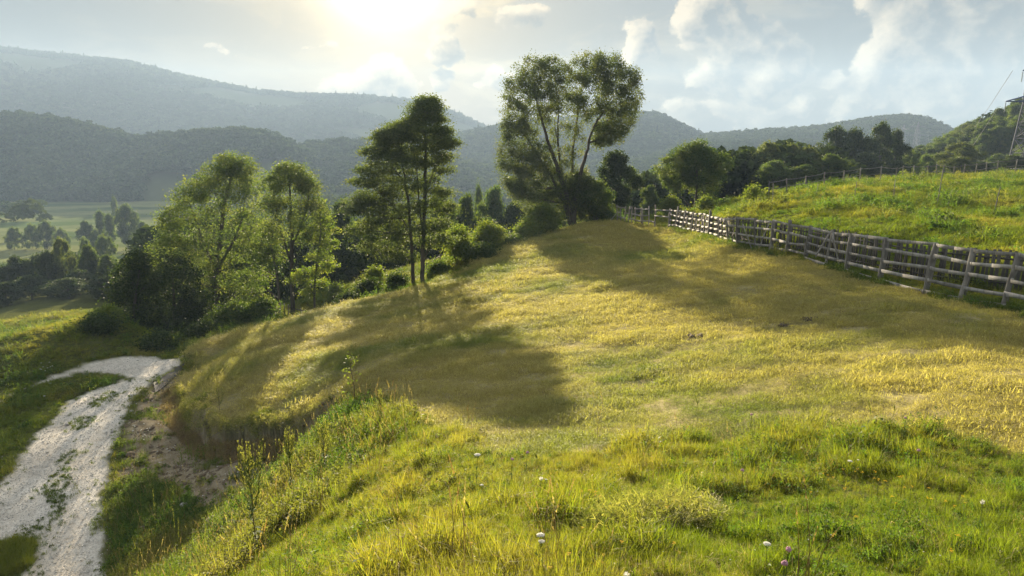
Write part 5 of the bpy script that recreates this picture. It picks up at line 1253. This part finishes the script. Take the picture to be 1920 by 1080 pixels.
for (px, py, h, fat, lb) in [(893, 852, .42, 1.1, 'white flat flower head above the green hollow left of the two pink flowers'), (1010, 1000, .34, 1.0, 'upper white umbel of the pair in the foreground grass'), (1018, 1014, .30, .9, 'lower white umbel of the pair in the foreground grass'),
        (1434, 1020, .30, 1.0, 'white umbel flower low in the grass left of the pink and orange flowers'), (1586, 863, .34, .9, 'white flower head beside the tall pink thistle'), (1024, 898, .25, .6, 'small white flower at the edge of the mown grass'), (534, 793, .9, .55, 'white umbel on a tall stalk before the earth bank'),
        (903, 909, .4, .5, 'small pale umbel on a thin stem in the green hollow'), (98, 718, .7, .8, 'white umbel on the grass verge between the two tracks'), (88, 742, .7, .8, 'low white umbel on the grass verge beside the track'), (1604, 862, .3, .5, 'tiny white bloom right of the white flower head')]:
    flower('umbel', 'umbel_flower', lb, px, py, h, None, fat)
rg = np.random.default_rng(77)
for i in range(14):
    flower('umbel', 'umbel_flower', 'white umbel of the clump on the earth slope beside the road', 275 + rg.normal(0, 10) , 808 + rg.normal(0, 9), .75, 'white umbels on the earth slope', .42)
for i in range(9):
    flower('umbel', 'umbel_flower', 'white umbel of the cluster at the foot of the grassy ridge', 88 + rg.normal(0, 9), 688 + rg.normal(0, 5), .8, 'white umbels below the grassy ridge', .5)
for (px, py, lb) in [(958, 862, 'pink flower left of its paler neighbour in the hollow'), (986, 848, 'higher pink flower at the rim of the green hollow'), (1391, 882, 'pale lilac clover on the left of the yellow flowers'), (1719, 846, 'tall pink thistle head above the yellow flowers'), (1464, 1029, 'pink clover head above the orange stalk'), (1460, 1053, 'lilac clover head lowest in the foreground'),
        (1408, 778, 'tiny pink flower on the mown grass'), (1692, 785, 'small pink flower on the right mown grass')]:
    flower('clover', 'pink_flower', lb, px, py, .35, None, 1.25)
for (px, py, lb) in [(1832, 940, 'dandelion clock at the right of the foreground'), (1175, 1078, 'large dandelion clock cut by the bottom edge'), (1013, 868 + 30, 'faint seed clock near the mown edge')]:
    flower('clock', 'dandelion_clock', lb, px, py, .3, None, .9)
yl = [(1597, 884), (1608, 880), (1615, 886), (1632, 884), (1629, 896), (1645, 900), (1655, 903), (1540, 887), (1548, 890), (1556, 896), (1679, 895), (1686, 893), (1692, 914), (1702, 912), (1664, 930), (1675, 944), (1735, 916), (1730, 932), (1736, 934), (1516, 924), (1598, 970), (1578, 915), (1552, 900), (1575, 880),
      (1116, 922), (1120, 928), (1128, 931), (1086, 920), (1101, 918), (1342, 858), (1363, 852), (1340, 862), (925, 945), (1158, 1017), (1090, 990), (1130, 1040), (1770, 940), (1795, 930), (1800, 942), (1783, 950), (1790, 1006), (1775, 1030), (1035, 1062), (1064, 1040), (880, 1020), (1250, 950), (1262, 1018), (660, 800), (700, 820), (655, 830), (1160, 872), (1200, 880)]
for i, (px, py) in enumerate(yl):
    flower('yellow', 'yellow_flower', 'small yellow flower of those dotted through the foreground grass', px + rg.normal(0, 2), py, .26, 'yellow flowers in the foreground grass', rg.uniform(.7, 1.15))
for i in range(70):
    px = rg.uniform(640, 1900); py = rg.uniform(880, 1070) if rg.random() < .7 else rg.uniform(840, 900)
    flower('daisy', 'white_daisy', 'tiny white daisy scattered in the foreground grass', px, py, .2, 'white daisies in the foreground grass', rg.uniform(.35, .7))
# branching seeding weeds
def candelabra(label, bx, by, tx, ty, wpx, nb, seed, leafy=True):
    rg = np.random.default_rng(seed); g = hits([bx], [by], 3, 60)[0]; tp = P(tx, ty, g[1] + .05) - g; h = np.linalg.norm(tp); wd = wpx * g[1] / F
    root = empty('branching_weed', tuple(g), label, 'weed'); mb = MB(); tt = np.linspace(0, 1, 7)[:, None]
    main = tp * tt; main[1:-1] += rg.normal(0, .012, (5, 3)); main[0, 2] -= .1; mb.tube(main, np.linspace(.011, .003, 7), 5, False); mb.build('stem', M_BROWNSTEM, root)
    br = MB(); C = []; U = []
    for i in range(nb):
        t = rg.uniform(.28, .9); a = rg.random() * 6.283; o = tp * t; L = h * (1.12 - t) * rg.uniform(.6, 1.05); out = wd * rg.uniform(.3, 1) * (1.15 - t)
        d = np.array([math.cos(a), math.sin(a), 0]); s = np.linspace(0, 1, 6)[:, None]
        p = o + d * out * np.sin(s * 1.45) + np.array([0, 0, 1.0]) * L * s ** 1.5 * (.9 if rg.random() < .8 else .25); br.tube(p, np.linspace(.006, .003, 6), 3, False)
        ns = int(26 + 44 * L / h); q = rg.uniform(.25, 1, ns)
        for v in q:
            c0 = np.array([np.interp(v, s[:, 0], p[:, k]) for k in range(3)]); c1 = np.array([np.interp(min(1, v + .06), s[:, 0], p[:, k]) for k in range(3)]); dd = c1 - c0 + rg.normal(0, .006, 3) + [0, 0, .01]; dd *= .035 / (np.linalg.norm(dd) + 1e-6)
            sd2 = np.cross(dd, rg.normal(size=3)); sd2 *= .005 / (np.linalg.norm(sd2) + 1e-6); C += [c0, c0 + dd * .5 + sd2, c0 + dd, c0 + dd * .5 - sd2]
    V = np.array(C); Q = np.arange(len(V)).reshape(-1, 4)
    br.build('branch', M_STEM, root)
    obj('seed_spikes', mesh_np('seed_spikes', V, Q, [M_SEED], False, {'bv': ('FACE', rg.random(len(Q)))}), root)
    if leafy:
        lf = MB()
        for i in range(16):
            t = rg.uniform(.08, .5); a = i * 2.4; o = tp * t; d = np.array([math.cos(a), math.sin(a), .15]); n_ = np.array([-math.sin(a), math.cos(a), 0]); L = rg.uniform(.10, .19) * (1.2 - t)
            a_, b_, c_, e_ = o, o + d * L * .5 + n_ * L * .2, o + d * L + [0, 0, -.3 * L], o + d * L * .5 - n_ * L * .2; lf.face([a_, b_, c_, e_])
        me = lf.mesh('leaf', LM['fresh']); obj('leaf', me, root)
    return root
candelabra('large branching weed like a candelabra beside the dark hollow above the road', 480, 1032, 462, 845, 72, 58, 601)
candelabra('middle branching weed standing before the earth bank', 548, 950, 540, 812, 34, 40, 602)
candelabra('right hand branching weed with yellow green leaves before the bank', 612, 900, 603, 792, 34, 36, 603)
candelabra('small seeding weed on the slope between the bank and the meadow', 712, 800, 712, 735, 12, 10, 604, False)
candelabra('dry brown weed on the edge of the mown meadow above the bank', 412, 776, 408, 722, 16, 12, 605, False)
for i, (bx, by, tx, ty, lb) in enumerate([(262, 1040, 262, 921, 'tall grass stalk leaning left beside the road'), (287, 1085, 286, 918, 'tallest straight grass stalk between the road and the hollow'), (325, 1060, 323, 955, 'short grass stalk right of the tallest one'), (327, 1085, 333, 970, 'curved grass stalk with a heavy seed head'), (375, 1080, 384, 995, 'bent brown stalk at the bottom of the hollow'), (572, 1010, 571, 930, 'thin pale stalk on the lit weedy slope'),
        (1305, 800, 1302, 740, 'thin stem standing on the mown meadow'), (1625, 830, 1627, 750, 'dark thin stem on the mown meadow at the right'), (1665, 790, 1675, 762, 'short dark stem leaning right on the mown meadow'), (872, 985, 870, 940, 'pinkish dock stalk in the foreground grass'), (1000, 880, 1000, 850, 'short stem by the pink flowers')]):
    g = hits([bx], [min(by, 1078)], 3, 60)[0]; tp = P(tx, ty, g[1]) - g; mb = MB(); n = 7; s = np.linspace(0, 1, n)[:, None]; p = tp * s + np.array([.05, 0, 0]) * np.sin(s * 3); p[0, 2] -= .1
    root = empty('grass_stalk', tuple(g), lb, 'grass'); mb.tube(p, .0035, 4, False); mb.build('stem', M_SEED, root); mb = MB(); r2 = np.random.default_rng(i)
    for k in range(60):
        t = r2.uniform(.66, 1); o = tp * t + np.array([.05, 0, 0]) * math.sin(t * 3); u = r2.normal(size=3); u /= np.linalg.norm(u); mb.face([o, o + u * .012 + [0, 0, .012], o + [0, 0, .03]])
    mb.build('seed_head', M_SEED, root)
# sapling
g = hits([667], [765])[0]; root = empty('sapling', tuple(g), 'slim green sapling standing on the meadow edge right of the bank', 'sapling'); tp = P(655, 655, g[1]) - g; rg = np.random.default_rng(9)
mb = MB(); s = np.linspace(0, 1, 7)[:, None]; p = tp * s; p[1:-1] += rg.normal(0, .02, (5, 3)); p[0, 2] -= .1; mb.tube(p, np.linspace(.014, .004, 7), 5, False); C = []
for i in range(16):
    t = rg.uniform(.12, 1); a = rg.random() * 6.28; o = tp * t; L = .42 * (1.15 - t); e_ = o + np.array([math.cos(a) * L, math.sin(a) * L, .3 * L]); mb.tube([o, e_], .004, 3, False)
    for k in range(9): C.append(o + (e_ - o) * rg.uniform(.3, 1.1) + rg.normal(0, .04, 3))
mb.build('stem', M_BROWNSTEM, root); V, Q = leaf_cloud(np.array(C), .075, .5, .5, rg=rg); obj('foliage', mesh_np('foliage', V, Q, [LM['fresh']], False, {'bv': ('FACE', rg.random(len(Q))), 'hue': ('FACE', rg.random(len(Q)) * .6)}), root)
# boulders and molehills
M_BOULDER = flat_mat('pale_boulder', (0.36, 0.34, 0.31), .9); M_SOIL = flat_mat('molehill_soil', (0.085, 0.065, 0.045), 1.0)
for i, (px, py, r, lb) in enumerate([(275, 994, .16, 'pale boulder in the weeds beside the gravel road'), (213, 810, .09, 'dark edged stone on the right side of the road'), (125, 797, .08, 'flat stone between the wheel tracks'), (345, 950, .12, 'half buried stone at the foot of the earth slope'), (247, 772, .08, 'small stone at the road edge below the bank'), (400, 985, .22, 'rounded grey boulder under the candelabra weed')]):
    g = hits([px], [py])[0]; mb = MB(); mb.blob((0, 0, r * .3), (r * 1.2, r, r * .75), 9, 7, .07); o = mb.build('stone', M_BOULDER, None, True); o.location = tuple(g); o.rotation_euler = (0, 0, i); tag(o, lb, 'stone')
for i, (px, py, r, lb) in enumerate([(983, 700, .22, 'dark molehill in the middle of the shaded meadow'), (824, 572, .26, 'small molehill just below the crest line'), (790, 556, .34, 'molehill on the crest near the locust trunks'), (608, 625, .22, 'flat brown molehill near the left end of the meadow'), (1520, 600, .3, 'bare soil mound near the fence braces'), (1480, 610, .2, 'small soil mound below the fence'), (1310, 632, .35, 'dark soil mound at the edge of the shadow')]):
    g = hits([px], [py])[0]; mb = MB(); r2 = np.random.default_rng(i)
    for k in range(16):
        q = r2.normal(0, .45, 2) * r; s_ = r * r2.uniform(.18, .5); mb.blob((q[0] * 1.3, q[1], -.02 + .10 * r * (1 - np.hypot(*q) / r)), (s_, s_, s_ * .55), 7, 5, .16)
    o = mb.build('molehill', M_SOIL, None, True); o.location = tuple(g); tag(o, lb, 'molehill')
# black sheet on the bank at the road bend
M_SHEET = flat_mat('black_sheet', (0.025, 0.025, 0.028), .6)
A = hits([288, 300, 312, 324, 336, 345], [722, 712, 704, 696, 689, 684]); B_ = hits([292, 303, 316, 328, 338, 346], [738, 731, 719, 708, 699, 691])
org = A[0].copy(); mb = MB(); rg = np.random.default_rng(3); V = []; nU, nV = 6, 4
for i in range(nU):
    for j in range(nV):
        q = A[i] + (B_[i] - A[i]) * j / (nV - 1); q[2] = H(q[0], q[1]) + .05 + abs(rg.normal(0, .03)); V.append(q - org)
V = np.array(V); V2 = V - np.array([0, 0, .03]); q = []
ix = lambda i, j: i * nV + j
for i in range(nU - 1):
    for j in range(nV - 1): q += [(ix(i, j), ix(i + 1, j), ix(i + 1, j + 1), ix(i, j + 1)), tuple(24 + k for k in (ix(i, j), ix(i, j + 1), ix(i + 1, j + 1), ix(i + 1, j)))]
mb._a(np.vstack([V, V2]), q); o = mb.build('ground_sheet', M_SHEET, None, True); o.location = tuple(org); tag(o, 'black plastic sheet lying on the bank at the bend of the gravel road', 'sheet')
# cut hay lying in the foreground
HP = hx([(1110, 985), (1180, 965), (1290, 950), (1340, 965), (1290, 1000), (1190, 1020), (1120, 1010)])
x, y, r, rg = candidates(26000, 3.5, 8, 0, 30, 1.2, 88); k = sdist(x, y, HP) + .35 * fbm(x, y, .5, 3, 8) > .5 * rg.random(len(x)) ** 2; x, y = x[k], y[k]
put('cut_hay', 'heap of cut pale hay lying in the foreground grass', x, y, rg, rg.uniform(.7, 1.5, len(x)), .25 + rg.random(len(x)) * .6, c_mown, 5, .5, dz=.01, scl3=np.stack([np.full(len(x), 1.6), np.full(len(x), 1.6), rg.uniform(.25, .5, len(x))], 1))
print('done', time.time() - T0, len(x))
